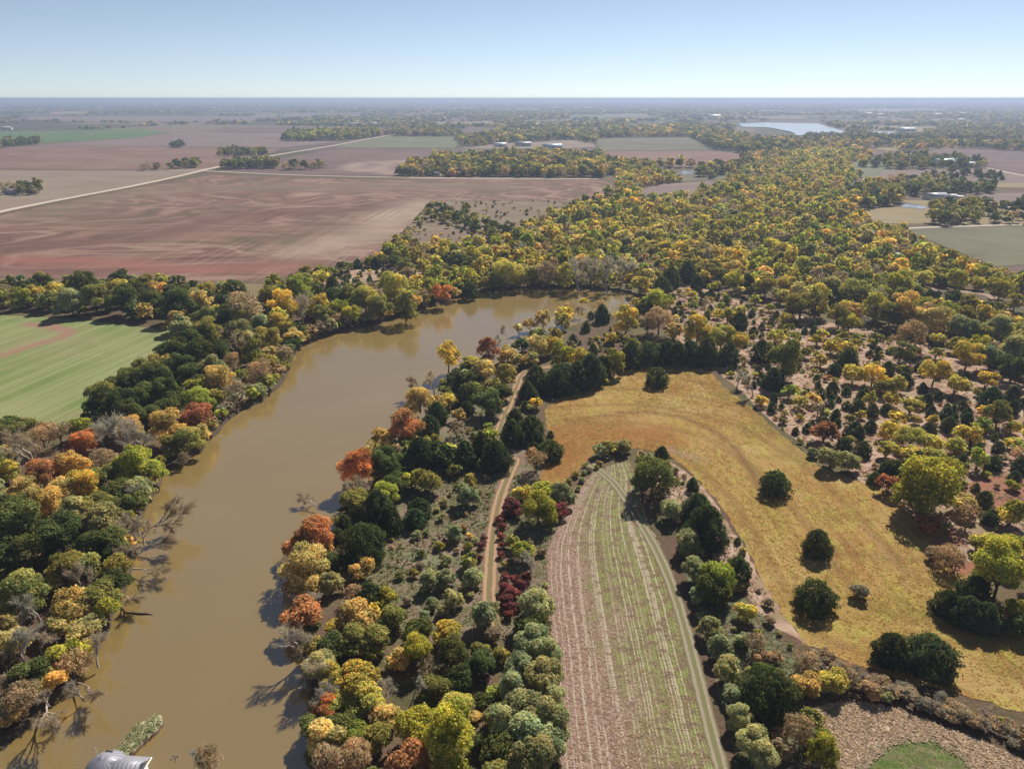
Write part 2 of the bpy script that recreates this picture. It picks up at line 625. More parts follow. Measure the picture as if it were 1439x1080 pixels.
# river bank: a worn slope from the ground down below the water
bank_v, bank_q = [], []
cxy = np.array(river)
tan = np.roll(cxy, -1, 0) - np.roll(cxy, 1, 0)
nor = np.stack([-tan[:, 1], tan[:, 0]], 1)
nor /= np.linalg.norm(nor, axis=1)[:, None] + 1e-9
probe = cxy + nor * .5
if inside(rv, probe[:, 0], probe[:, 1]).mean() < .5:
    nor = -nor
for i in range(n):
    bank_v += [(cxy[i, 0], cxy[i, 1], 0), (cxy[i, 0] + nor[i, 0] * .7, cxy[i, 1] + nor[i, 1] * .7, -.55 + R.uniform(-.15, .15)), (cxy[i, 0] + nor[i, 0] * 1.5, cxy[i, 1] + nor[i, 1] * 1.5, -1.9)]
for i in range(n):
    j = (i + 1) % n
    for k in range(2):
        bank_q.append((i * 3 + k, i * 3 + k + 1, j * 3 + k + 1, j * 3 + k))
tag(link('river_bank', build_mesh('river_bank', bank_v, quads=bank_q, mat=M_bank)), kind='structure')
x0, y0 = cxy.min(0) - 3
x1, y1 = cxy.max(0) + 3
gxn, gyn = 24, 24
V = [(x0 + (x1 - x0) * i / gxn, y0 + (y1 - y0) * j / gyn, -1.1) for j in range(gyn + 1) for i in range(gxn + 1)]
Q = [(j * (gxn + 1) + i, j * (gxn + 1) + i + 1, (j + 1) * (gxn + 1) + i + 1, (j + 1) * (gxn + 1) + i) for j in range(gyn) for i in range(gxn)]
tag(link('river_water', build_mesh('river_water', V, quads=Q, mat=mat_water('river_water', (.215, .148, .052), .14))), kind='structure')

# ------------------------------------------------------------------ fields
gr_sw = W([(-120, 530), (0, 500), (50, 484), (88, 474), (98, 466), (70, 458), (40, 456)])
sheet('green_field', roughen(GREEN, 4, .6, R), .05, mat_green(), 3, {'swale': lambda V: np.exp(-(dist_poly(gr_sw, V[:, 0], V[:, 1]) / 3.4) ** 4)})
BROWN = [(.26, (.17, .085, .066)), (.36, (.33, .195, .145)), (.42, (.19, .10, .078)), (.47, (.44, .30, .225)), (.52, (.28, .16, .12)), (.57, (.165, .125, .08)), (.62, (.36, .215, .155)), (.66, (.22, .12, .09)), (.74, (.48, .34, .26))]
dark1 = W([(-60, 350), (120, 340), (230, 330), (330, 300), (430, 300), (560, 290)])
dark2 = W([(-100, 376), (150, 384), (330, 376), (470, 352)])
pale = W([(440, 352), (520, 330), (560, 305), (600, 285)])
red1 = W([(-60, 366), (30, 366), (140, 368), (260, 380), (420, 374)])
olive = W([(60, 300), (150, 275), (260, 262), (420, 262), (700, 262)])
gsn = lambda L, wd: (lambda V: np.exp(-(dist_poly(L, V[:, 0], V[:, 1]) / wd) ** 2))
BROWN = [(a, (b[0], b[1] * .93, b[2] * .90)) for a, b in BROWN]
mbig = mat_soil('ploughed_soil', BROWN, 1 / 240, 2.6, (.22, math.radians(6), .7, (.34, .26, .19)),
                [('dark', (.115, .056, .046), .75), ('pale', (.34, .26, .19), .6), ('red', (.24, .095, .07), .75), ('olive', (.16, .125, .075), .6)], .3)
sheet('ploughed_field', roughen(BIG, 12, 1.0, R), .06, mbig, 14,
      {'dark': lambda V: np.maximum(gsn(dark1, 22)(V), gsn(dark2, 10)(V)), 'pale': gsn(pale, 28), 'red': gsn(red1, 12), 'olive': gsn(olive, 40)})
m_past = mat_soil('dry_pasture', [(.3, (.25, .22, .09)), (.5, (.32, .26, .13)), (.7, (.34, .24, .15))], 1 / 40, 1, None, None, .4, (.18, .16, .07))
sheet('dry_pasture', roughen(W([(-300, 440), (-100, 415), (0, 391), (100, 393), (240, 398), (380, 399), (440, 383), (470, 376), (440, 400), (380, 425), (330, 436), (250, 420), (0, 425), (-300, 470)]), 5, 1, R), .03, m_past)
m_scrub = mat_soil('scrub_pasture', [(.3, (.35, .25, .18)), (.45, (.30, .21, .15)), (.6, (.36, .29, .18)), (.75, (.24, .21, .10))], 1 / 60, 1, None, None, .5, (.20, .16, .09))
sheet('scrub_pasture', roughen(SCRUB, 8, 1.5, R), .035, m_scrub)

sw = W([(800, 592), (850, 584), (905, 578), (960, 586), (1005, 606), (1035, 632), (1062, 672), (1080, 700)])
sw2 = W([(1150, 772), (1215, 782), (1290, 785), (1372, 790)])
sw3 = W([(900, 512), (960, 525), (1015, 552), (1070, 590), (1110, 630), (1150, 662)])
rustL = W([(770, 660), (800, 640), (785, 610), (860, 610), (920, 612)])
bareL = W([(940, 632), (985, 645)])
bare2 = W([(1190, 715), (1225, 755), (1262, 800), (1300, 850)])


def meadow_swale(V):
    return np.maximum.reduce([np.exp(-(dist_poly(sw, V[:, 0], V[:, 1]) / 1.3) ** 2), np.exp(-(dist_poly(sw2, V[:, 0], V[:, 1]) / 1.4) ** 2) * .7, np.exp(-(dist_poly(sw3, V[:, 0], V[:, 1]) / 2) ** 2) * .5])


inner = W([(1300, 958), (1190, 928), (1132, 905), (1100, 862), (1070, 812), (1045, 760), (1010, 705), (975, 668), (940, 640), (895, 630), (840, 632), (806, 665)])
sheet('meadow', roughen(MEADOW, 2, .5, R), .06, mat_meadow(), 2.2,
      {'edge': lambda V: dist_poly(inner, V[:, 0], V[:, 1]), 'swale': meadow_swale, 'rust': lambda V: np.exp(-(dist_poly(rustL, V[:, 0], V[:, 1]) / 9) ** 2),
       'bare': lambda V: np.maximum(np.exp(-(dist_poly(bareL, V[:, 0], V[:, 1]) / 1.6) ** 2), np.exp(-(dist_poly(bare2, V[:, 0], V[:, 1]) / .35) ** 2) * .8)})

# cultivated strip with rows that follow its curve
L = np.array(smooth_open(W(STRIP_L), 10))
Rr = np.array(smooth_open(W(STRIP_R), 10))


def resample(P, k):
    d = np.concatenate([[0], np.cumsum(np.linalg.norm(np.diff(P, axis=0), axis=1))])
    q = np.linspace(0, d[-1], k)
    return np.stack([np.interp(q, d, P[:, 0]), np.interp(q, d, P[:, 1])], 1), q


NS, NT = 24, 90
L, ql = resample(L, NT)
Rr, _ = resample(Rr, NT)
V, uv, Q = [], [], []
for i in range(NT):
    for k in range(NS + 1):
        s = k / NS
        p = L[i] * (1 - s) + Rr[i] * s
        if i in (0, NT - 1) or k in (0, NS):
            p = p + np.array([R.uniform(-.4, .4), R.uniform(-.4, .4)])
        V.append((p[0], p[1], .05))
        uv.append((s, ql[i]))
for i in range(NT - 1):
    for k in range(NS):
        a = i * (NS + 1) + k
        Q.append((a, a + 1, a + NS + 2, a + NS + 1))
tag(link('crop_strip', build_mesh('crop_strip', V, quads=Q, mat=mat_strip(), uv=uv)), kind='structure')
STRIP = [tuple(p) for p in L] + [tuple(p) for p in Rr[::-1]]

m_beige = mat_soil('pale_dry_grass', [(.3, (.60, .47, .36)), (.5, (.46, .34, .25)), (.7, (.66, .54, .42))], 1 / 4, 1, None, None, .4, (.34, .24, .17), k=.85)
sheet('dry_grass_patch', roughen(BEIGE, 2, .5, R), .03, m_beige)
m_crop = mat_soil('young_crop', [(.3, (.14, .21, .05)), (.45, (.20, .27, .07)), (.56, (.26, .23, .12)), (.66, (.15, .22, .05)), (.8, (.30, .22, .14))], 1 / 5, 1.5, (1.2, 1.9, .6, (.26, .21, .12)), None, .4, (.07, .11, .02))
sheet('young_crop', roughen(CROPG, 1, .8, R), .05, m_crop)
m_weed = mat_soil('green_weeds', [(.3, (.17, .19, .08)), (.5, (.24, .26, .13)), (.65, (.30, .21, .15)), (.8, (.16, .17, .07))], 1 / 9, 1, None, None, .5, (.30, .33, .20))
sheet('weedy_ground', roughen(W([(1060, 850), (1085, 880), (1125, 930), (1190, 950), (1150, 1000), (1160, 1080), (1040, 1080), (1010, 960), (985, 860), (965, 800), (1000, 800)]), 2, .7, R), .02, m_weed)
m_brush = mat_soil('brush_ground', [(.3, (.30, .19, .14)), (.45, (.35, .25, .18)), (.58, (.22, .20, .10)), (.72, (.30, .29, .17))], 1 / 14, 1, None, None, .5, (.33, .32, .22))
sheet('brush_ground', roughen(W([(560, 650), (640, 575), (700, 560), (760, 660), (800, 690), (768, 780), (768, 860), (700, 900), (600, 900), (480, 850), (500, 760)]), 3, .8, R), .02, m_brush)
m_pink = mat_soil('pinkish_grass', [(.28, (.34, .215, .155)), (.40, (.22, .17, .09)), (.50, (.30, .175, .125)), (.60, (.40, .29, .21)), (.68, (.25, .18, .11)), (.8, (.17, .15, .07))], 1 / 11, 1, None, None, .5, (.38, .28, .21), k=.98)
sheet('bare_pasture', roughen(W([(905, 420), (960, 395), (1060, 430), (1200, 460), (1330, 490), (1480, 560), (1520, 720), (1380, 800), (1300, 740), (1210, 675), (1110, 612), (1030, 540), (1005, 512), (940, 470)]), 6, 1.5, R), .02, m_pink)
sheet('dry_weed_ground', roughen(W([(898, 636), (940, 645), (985, 680), (1040, 760), (1098, 862), (1132, 908), (1075, 870), (1040, 825), (1000, 775), (955, 720), (925, 690), (905, 660)]), 2, .6, R), .035, m_pink)
m_red = mat_soil('red_grass', [(.3, (.36, .165, .10)), (.5, (.32, .14, .085)), (.7, (.37, .22, .14))], 1 / 12, 1, None, None, .5, (.22, .14, .08), k=.75)
sheet('red_grass_patch', roughen(W([(1345, 690), (1380, 668), (1480, 662), (1540, 720), (1420, 722), (1350, 715)]), 3, .8, R), .04, m_red)
sheet('red_grass_patch', roughen(W([(1300, 760), (1340, 742), (1372, 780), (1374, 810), (1340, 806)]), 2, .6, R), .09, m_red)
sheet('bare_pasture', roughen(W([(450, 395), (500, 378), (600, 376), (640, 388), (610, 405), (540, 420), (470, 425)]), 4, 1, R), .02, m_pink)

# far fields: (pixel outline, colours, rows)
LIL = [(.3, (.27, .19, .16)), (.5, (.31, .22, .19)), (.7, (.36, .27, .22))]
PUR = [(.3, (.20, .125, .115)), (.5, (.24, .155, .135)), (.7, (.28, .19, .16))]
TAN = [(.3, (.34, .255, .19)), (.5, (.38, .285, .21)), (.7, (.42, .33, .24))]
RBR = [(.3, (.27, .155, .12)), (.5, (.32, .19, .14)), (.7, (.36, .24, .17))]
RED = [(.3, (.28, .14, .11)), (.5, (.33, .17, .13)), (.7, (.33, .21, .16))]
GGR = [(.3, (.19, .21, .11)), (.5, (.24, .25, .14)), (.7, (.28, .27, .17))]
GRN = [(.3, (.12, .20, .07)), (.5, (.15, .25, .08)), (.7, (.20, .25, .10))]
OLV = [(.3, (.17, .165, .10)), (.5, (.22, .21, .125)), (.7, (.27, .24, .15))]
STW = [(.3, (.36, .28, .14)), (.5, (.40, .31, .16)), (.7, (.42, .34, .20))]
swl = W([(545, 241), (500, 240), (492, 233), (520, 228), (580, 226)])
swl2 = W([(545, 244), (530, 234), (545, 229), (600, 228)])
FAR = [
    ([(-500, 255), (0, 239), (190, 240), (255, 238), (296, 236), (180, 262), (100, 276), (0, 298), (-300, 345), (-500, 380)], TAN, 1 / 180, None),
    ([(-400, 214), (0, 206), (130, 206), (255, 207), (395, 209), (385, 214), (330, 232), (300, 236), (180, 239), (0, 237.5), (-500, 250)], RBR, 1 / 260, None),
    ([(-300, 192), (0, 185), (190, 181.5), (232, 185), (200, 193), (100, 199), (0, 203), (-300, 208)], GRN, 1 / 300, None),
    ([(-200, 205), (60, 203.5), (200, 193), (240, 187.5), (400, 187.5), (460, 193), (500, 196), (400, 207), (260, 206), (130, 205)], LIL, 1 / 240, None),
    ([(390, 224), (480, 207.5), (640, 210), (760, 209), (835, 208), (835, 219), (660, 220), (560, 247), (420, 246), (312, 241)], PUR, 1 / 260, [('swale', (.30, .215, .165), .9)]),
    ([(470, 206.5), (545, 191.5), (650, 191.5), (640, 208.5), (480, 207)], GGR, 1 / 200, None),
    ([(838, 213), (1000, 212), (1062, 219), (1080, 231), (990, 235), (860, 231)], RED, 1 / 240, None),
    ([(835, 195), (900, 194), (968, 193), (1002, 210), (845, 212)], OLV, 1 / 200, None),
    ([(1050, 217), (1098, 217), (1095, 230), (1080, 231)], OLV, 1 / 200, None),
    ([(898, 267), (930, 259), (1000, 254), (1012, 262), (965, 280), (905, 280)], LIL, 1 / 120, None),
    ([(1270, 321), (1340, 319), (1439, 318), (1700, 322), (1800, 380), (1439, 373), (1400, 375), (1330, 348)], OLV, 1 / 120, None),
    ([(1400, 376.5), (1439, 374.5), (1600, 376), (1600, 400), (1439, 389), (1420, 388)], PUR, 1 / 100, None),
    ([(1213, 293), (1305, 290), (1312, 315), (1232, 314)], STW, 1 / 90, None),
    ([(1290, 207), (1439, 215), (1700, 225), (1700, 262), (1439, 246), (1390, 234), (1310, 217)], PUR, 1 / 240, None),
    ([(1195, 228), (1240, 224), (1260, 240), (1230, 252), (1195, 246)], GGR, 1 / 120, None),
    ([(1240, 240), (1390, 237), (1439, 248), (1600, 255), (1600, 262), (1330, 258), (1270, 256), (1235, 252)], LIL, 1 / 160, None),
    ([(1330, 259), (1439, 257), (1600, 258), (1600, 270), (1439, 264), (1310, 262)], STW, 1 / 120, None),
    ([(1220, 258), (1290, 256), (1270, 270), (1215, 268)], STW, 1 / 100, None),
    ([(1260, 282), (1360, 280), (1400, 290), (1439, 300), (1439, 316), (1318, 317), (1312, 292)], STW, 1 / 90, None),
    ([(1370, 272), (1439, 271), (1600, 275), (1600, 300), (1439, 290), (1390, 284)], LIL, 1 / 100, None),
    ([(1190, 203), (1260, 202), (1370, 206), (1340, 210), (1250, 212)], STW, 1 / 200, None),
    ([(40, 164), (300, 163), (470, 166), (300, 172), (100, 172), (40, 169)], LIL, 1 / 500, None),
    ([(70, 157), (130, 156.5), (120, 161), (66, 161)], STW, 1 / 500, None),
    ([(320, 178.5), (480, 178), (560, 181), (420, 186), (290, 186)], PUR, 1 / 400, None),
    ([(360, 160), (470, 160), (520, 163), (430, 165), (350, 164)], GGR, 1 / 500, None),
    ([(610, 172), (690, 171), (700, 176), (600, 177)], STW, 1 / 400, None),
    ([(640, 209), (700, 202), (830, 196), (838, 207), (760, 209)], TAN, 1 / 160, None),
    ([(800, 162), (900, 161), (930, 165), (860, 168), (805, 167)], GGR, 1 / 500, None),
    ([(1185, 196), (1439, 196), (1300, 200), (1200, 200)], STW, 1 / 300, None),
    ([(1180, 176), (1300, 178), (1360, 186), (1240, 184)], STW, 1 / 300, None),
    ([(600, 249), (700, 250), (842, 251), (838, 253), (700, 253), (560, 251.5)], TAN, 1 / 90, None),
    ([(930, 243), (1060, 238), (1090, 240), (1020, 252), (940, 256)], OLV, 1 / 90, None),
    ([(1150, 154), (1300, 153), (1360, 156), (1240, 158)], STW, 1 / 600, None),
]
R2 = random.Random(44)
for k in range(34):
    px, py = R2.uniform(-60, 1480), R2.uniform(147.5, 172)
    if 1000 < px < 1320 and py > 160 or (py > 160 and px < 560):
        continue
    wdt, ht = R2.uniform(50, 170), R2.uniform(.7, 1.9) * (py - 138) / 16
    FAR.append(([(px, py), (px + wdt, py + R2.uniform(-.3, .3)), (px + wdt * R2.uniform(.8, 1.2), py + ht), (px - wdt * R2.uniform(-.1, .3), py + ht * R2.uniform(.8, 1.1))], R2.choice((STW, LIL, TAN, STW, GGR)), 1 / 500, None))
fm = {}
for i, (pl, st, sc, at_) in enumerate(FAR):
    key = (id(st), sc, bool(at_))
    if key not in fm:
        fm[key] = mat_soil('far_soil', st, sc, 2.0, None, at_, .25, st[2][1], .3 + i)
    q = roughen(W(pl), 60, 1.5, R)
    yy = min(p[1] for p in q)
    z = .10 + .004 * i if yy < 2500 else .8 + .03 * i
    if at_:
        sheet('field', q, z, fm[key], 25, {'swale': lambda V: np.maximum(gsn(swl, 16)(V), gsn(swl2, 14)(V))})
    else:
        sheet('field', q, z, fm[key])

# roads and tracks
m_road = mat_track('gravel_road', (.52, .43, .34), (.5, .4, .3), (.36, .30, .19), False)
ribbon('gravel_road', W([(-260, 352), (-60, 315), (0, 298), (100, 278), (180, 263), (250, 248), (310, 234), (385, 218.5), (470, 204.5), (540, 191.5), (600, 183)]), 11, .32, m_road, .05, R)
ribbon('gravel_road', W([(288, 240.5), (330, 242.5), (420, 246.5), (560, 249.5), (700, 250.8), (842, 251.3)]), 7, .29, m_road, .05, R)
ribbon('gravel_road', W([(1262, 322), (1300, 320), (1380, 317.5), (1439, 316.5), (1600, 318)]), 6, .28, m_road, .08, R)
ribbon('gravel_road', W([(1370, 277), (1420, 292), (1439, 297), (1500, 310)]), 6, .30, m_road, .08, R)
ribbon('gravel_road', W([(1385, 236), (1439, 247), (1560, 268)]), 7, .31, m_road, .08, R)
m_track = mat_track('dirt_track', (.40, .255, .15), (.19, .15, .075), (.20, .13, .08))
ribbon('dirt_track', W([(775, 515), (738, 522), (724, 548), (712, 575), (702, 605), (699, 632), (712, 646), (724, 646), (716, 665), (706, 690), (698, 720), (692, 760), (689, 800), (688, 845), (700, 880)]), 3.6, .08, m_track, .08, R, 8)
m_field_track = mat_track('field_track', (.31, .255, .185), (.17, .165, .07), (.17, .15, .075))
ribbon('field_track', W([(830, 652), (846, 664), (866, 682), (884, 708), (905, 742), (925, 778), (945, 825), (962, 880), (980, 950), (1000, 1030), (1022, 1110)]), 2.7, .10, m_field_track, .08, R, 8)
m_path = mat_track('dirt_path', (.32, .23, .165), (.2, .14, .1), (.2, .14, .1), False)
ribbon('dirt_path', W([(1285, 405), (1330, 408), (1390, 415), (1410, 435), (1432, 458), (1460, 480)]), 6, .07, m_path, .2, R)
ribbon('dirt_path', W([(1325, 770), (1355, 775), (1372, 790)]), 5, .12, m_path, .2, R)

# standing water far off
m_lake = mat_water('lake_water', (.16, .19, .20), .18, .1, .1)
for nm, pl in [('lake', [(1038, 174.5), (1075, 173), (1150, 174.5), (1160, 178), (1188, 186), (1168, 191), (1120, 191.5), (1112, 186), (1080, 180), (1042, 179)]),
               ('lake', [(1220, 186.5), (1245, 185.5), (1292, 189), (1296, 191), (1250, 190.5), (1222, 189.5)]),
               ('pond', [(758, 236.5), (785, 235.5), (788, 240), (762, 240)]),
               ('pond', [(938, 241.5), (975, 239.5), (974, 244.5), (945, 246)]),
               ('pond', [(1262, 288.5), (1275, 287), (1306, 291.5), (1300, 294), (1266, 291.5)]),
               ('pond', [(1330, 261.5), (1358, 261), (1360, 263.5), (1335, 264)]),
               ('pond', [(1045, 233.5), (1068, 231.5), (1085, 234), (1060, 235)])]:
    sheet(nm, roughen(W(pl), 40, 3, R), 2.2 if nm == 'lake' else .4, m_lake)

# low hills on the horizon
hv, hq = [], []
NXH = 90
for i in range(NXH):
    x = -30000 + 75000 * i / (NXH - 1)
    t = max(0, min(1, (x + 2000) / 22000))
    top = 14 + 34 * t * t * (3 - 2 * t) + 5 * math.sin(i * .7) + 4 * math.sin(i * 1.9 + 1)
    for k, (dy, f) in enumerate([(0, -.1), (900, .55), (2200, 1), (4200, .9), (7000, -.1)]):
        hv.append((x, 27000 + dy + 700 * math.sin(i * .5), top * f if f > 0 else -2))
for i in range(NXH - 1):
    for k in range(4):
        a = i * 5 + k
        hq.append((a, a + 5, a + 6, a + 1))
hq = [q[::-1] for q in hq]
tag(link('hills', build_mesh('hills', hv, quads=hq, mat=mat_plain('far_woods', (.075, .075, .045), .95, .1, .5, 1 / 700), smooth=True)), kind='structure')

# ------------------------------------------------------------------ foliage
def leaf_mat(name, src):
    m = Mat(name)
    if src == 'object':
        oc = m.new('ShaderNodeObjectInfo').outputs['Color']
        col = m.mix(1.0, oc, m.attr('leafvar', 'Color'), 'MULTIPLY')
    else:
        col = m.attr('tint', 'Color')
    d = m.new('ShaderNodeBsdfDiffuse')
    t = m.new('ShaderNodeBsdfTranslucent')
    m.put(d.inputs[0], col)
    m.put(t.inputs[0], m.mix(1.0, col, (1.15, 1.1, .7), 'MULTIPLY'))
    x = m.new('ShaderNodeMixShader')
    x.inputs[0].default_value = .46
    m.t.links.new(d.outputs[0], x.inputs[1])
    m.t.links.new(t.outputs[0], x.inputs[2])
    m.t.links.new(x.outputs[0], m.out.inputs['Surface'])
    return m.m


M_leaf, M_mass = leaf_mat('leaves', 'object'), leaf_mat('leaf_mass', 'tint')
M_bark = mat_plain('bark', (.12, .09, .065), .9, .1, .4, 3)
M_pale = mat_plain('pale_bark', (.36, .31, .27), .9, .1, .3, 3)


def nrm(a):
    return a / (np.linalg.norm(a, axis=-1, keepdims=True) + 1e-9)


def cards(rng, P, N, size, jit, aspect=1.0, up=None, var=.35, lobe=None, hue=.25):
    """leaf sprays: bent quads at P facing N; returns V, Q, per-vertex colour factors"""
    n = len(P)
    N = nrm(N + rng.normal(0, jit, (n, 3)))
    t = rng.normal(0, 1, (n, 3)) if up is None else np.tile(np.array(up, float), (n, 1)) + rng.normal(0, .35, (n, 3))
    t = nrm(t - N * (t * N).sum(1, keepdims=True))
    b = np.cross(N, t)
    s = size * rng.uniform(.6, 1.4, (n, 1))
    k = lambda: rng.uniform(.65, 1.25, (n, 1))
    ha, hb = s * .5 * aspect, s * .5
    bend = N * s * rng.uniform(-.35, .1, (n, 1))
    V = np.stack([P + t * ha * k() + bend, P + b * hb * k(), P - t * ha * k() + bend, P - b * hb * k()], 1)
    v = 1 + rng.normal(0, var * .5, (n, 1))
    if lobe is not None:
        v = v * lobe[:, None]
    v = np.clip(v, .35, 1.9)
    h = rng.normal(0, hue * .6, (n, 1))
    if lobe is not None:
        h = h + (lobe[:, None] - 1) * .22
    C = np.concatenate([v * (1 + h * .9), v * (1 - h * .15), v * (1 - h * .4)], 1)
    C = np.repeat(np.clip(C, .2, 2.2)[:, None, :], 4, 1)
    Q = np.arange(n * 4).reshape(n, 4)
    return V.reshape(-1, 3).astype(np.float32), Q, C.reshape(-1, 3).astype(np.float32)


LOD = {'hi': (8500, .036), 'mid': (2400, .062), 'lo': (360, .14), 'far': (64, .29)}


def lobes_for(seed, kind):
    g = np.random.default_rng(seed)
    n = {'round': 22, 'wide': 24, 'tall': 20, 'shrub': 9, 'feather': 24, 'ragged': 15}[kind]
    out = []
    for i in range(n):
        th = 2 * PI * (i * .618 + g.uniform(-.1, .1))
        e = g.uniform(-.75, 1)
        rr = math.sqrt(max(0, 1 - max(e, 0) ** 2)) * g.uniform(.55, 1)
        r = g.uniform(.08, .20)
        if kind == 'shrub':
            c = (rr * .3 * math.cos(th), rr * .3 * math.sin(th), .30 + .4 * max(e, 0) * g.uniform(.5, 1))
            r = g.uniform(.17, .27)
        elif kind == 'tall':
            c = (rr * .3 * math.cos(th), rr * .3 * math.sin(th), .48 + .40 * e)
        elif kind == 'wide':
            c = (rr * .37 * math.cos(th), rr * .37 * math.sin(th), .45 + .36 * e)
        else:
            c = (rr * .34 * math.cos(th), rr * .34 * math.sin(th), .47 + .37 * e)
        out.append((c, r))
    core = {'shrub': ((0, 0, .32), .28), 'tall': ((0, 0, .50), .30), 'ragged': ((0, 0, .42), .24)}.get(kind, ((0, 0, .46), .34))
    out.append(core)
    C, Rd = np.array([o[0] for o in out]), np.array([o[1] for o in out])
    sxy = .5 / np.sort(np.hypot(C[:, 0], C[:, 1]) + Rd)[-4]
    C[:, :2] *= sxy
    Rd = Rd * (sxy * .5 + .5)
    C[:, 2] *= .97 / np.sort(C[:, 2] + Rd * .85)[-2]
    return C, Rd


def gen_crown(seed, kind, lod, dens=1.0):
    C, Rd = lobes_for(seed, kind)
    g = np.random.default_rng(seed * 31 + len(lod))
    n, size = LOD[lod]
    n = int(n * dens * (.55 if kind == 'shrub' else 1))
    if kind == 'shrub':
        size *= 1.5
    m = int(n * 2.6)
    wgt = Rd ** 2
    li = g.choice(len(C), m, p=wgt / wgt.sum())
    d = nrm(g.normal(0, 1, (m, 3)))
    d[:, 2] = np.where(d[:, 2] < -.25, -d[:, 2], d[:, 2])
    sz = np.array([1, 1, .85])
    lump = 1 + .16 * np.sin(d[:, 0] * 7 + li) * np.sin(d[:, 1] * 6 + li * 2.1)
    P = C[li] + d * (Rd[li] * lump * (1 - .35 * g.random(m) ** 2))[:, None] * sz
    # keep what is not buried in other lobes
    dd = np.linalg.norm((P[:, None, :] - C[None]) / sz, axis=2) / Rd[None]
    dd[np.arange(m), li] = 9
    keep = (dd.min(1) > .72) & (P[:, 2] > (.02 if kind == 'shrub' else .05))
    P, d, li = P[keep][:n], d[keep][:n], li[keep][:n]
    P = P + g.normal(0, .016, P.shape)
    lv = g.uniform(.7, 1.3, len(C))[li]
    N = d + np.array([0, 0, .55])
    if kind == 'feather':
        return cards(g, P, N, size * .85, .55, 2.2, (0, 0, 1), .4, lv)
    return cards(g, P, N, size, .7, 1.0, None, .6, lv)


def gen_cedar(seed, lod, dome=False):
    g = np.random.default_rng(seed * 17 + 3 * len(lod))
    g0 = np.random.default_rng(seed)
    n, size = LOD[lod]
    n, size = int(n * .95), size * .95
    z = .02 + .97 * g.random(n) ** 1.25
    th = g.uniform(0, 2 * PI, n)
    ph = g0.uniform(0, 6, 6)
    if dome:
        prof = np.sqrt(np.clip(1 - (np.clip(z - .25, 0, 1) / .75) ** 2.2, 0, 1)) * np.clip((z + .2) / .4, 0, 1) ** .5
    else:
        prof = np.clip((z + .14) / .36, 0, 1) ** .6 * np.clip(1 - z ** 2.0, 0, 1) ** .66
    lump = 1 + .13 * np.sin(3 * th + ph[0] + 5 * z) + .13 * np.sin(5 * th + ph[1] - 9 * z) + .11 * np.sin(9 * th + ph[2] + 17 * z)
    r = .5 * prof * lump * (1 - .30 * g.random(n) ** 2)
    P = np.stack([r * np.cos(th), r * np.sin(th), z * .97], 1)
    P += g.normal(0, .018, P.shape)
    N = np.stack([np.cos(th), np.sin(th), .55 + 0 * th], 1)
    lv = 1 + .22 * np.sin(5 * th + ph[3] - 9 * z) * np.sin(8 * z + ph[4])
    return cards(g, P, N, size, .5, 1.7, (0, 0, 1), .45, lv, .3)


def gen_limbs(seed, kind):
    C, Rd = lobes_for(seed, kind)
    g = random.Random(seed)
    segs = []
    top = .55
    lean = (g.uniform(-.04, .04), g.uniform(-.04, .04))
    if kind == 'shrub':
        for i in range(5):
            c = C[i]
            segs.append([((0, 0, -.02), .02), (tuple(c * .5), .014), (tuple(c), .006)])
    else:
        segs.append([((0, 0, -.02), .034), ((lean[0] * .4, lean[1] * .4, .2), .026), ((lean[0], lean[1], top), .014)])
        for i in range(min(9, len(C) - 1)):
            c = Vector(C[i])
            z0 = g.uniform(.2, .42)
            a = Vector((lean[0] * z0 / top, lean[1] * z0 / top, z0))
            mid = a.lerp(c, .5) + Vector((0, 0, .05))
            segs.append([(tuple(a), .013), (tuple(mid), .009), (tuple(c + (c - a) * .15), .003)])
    return tubes(segs, 5)


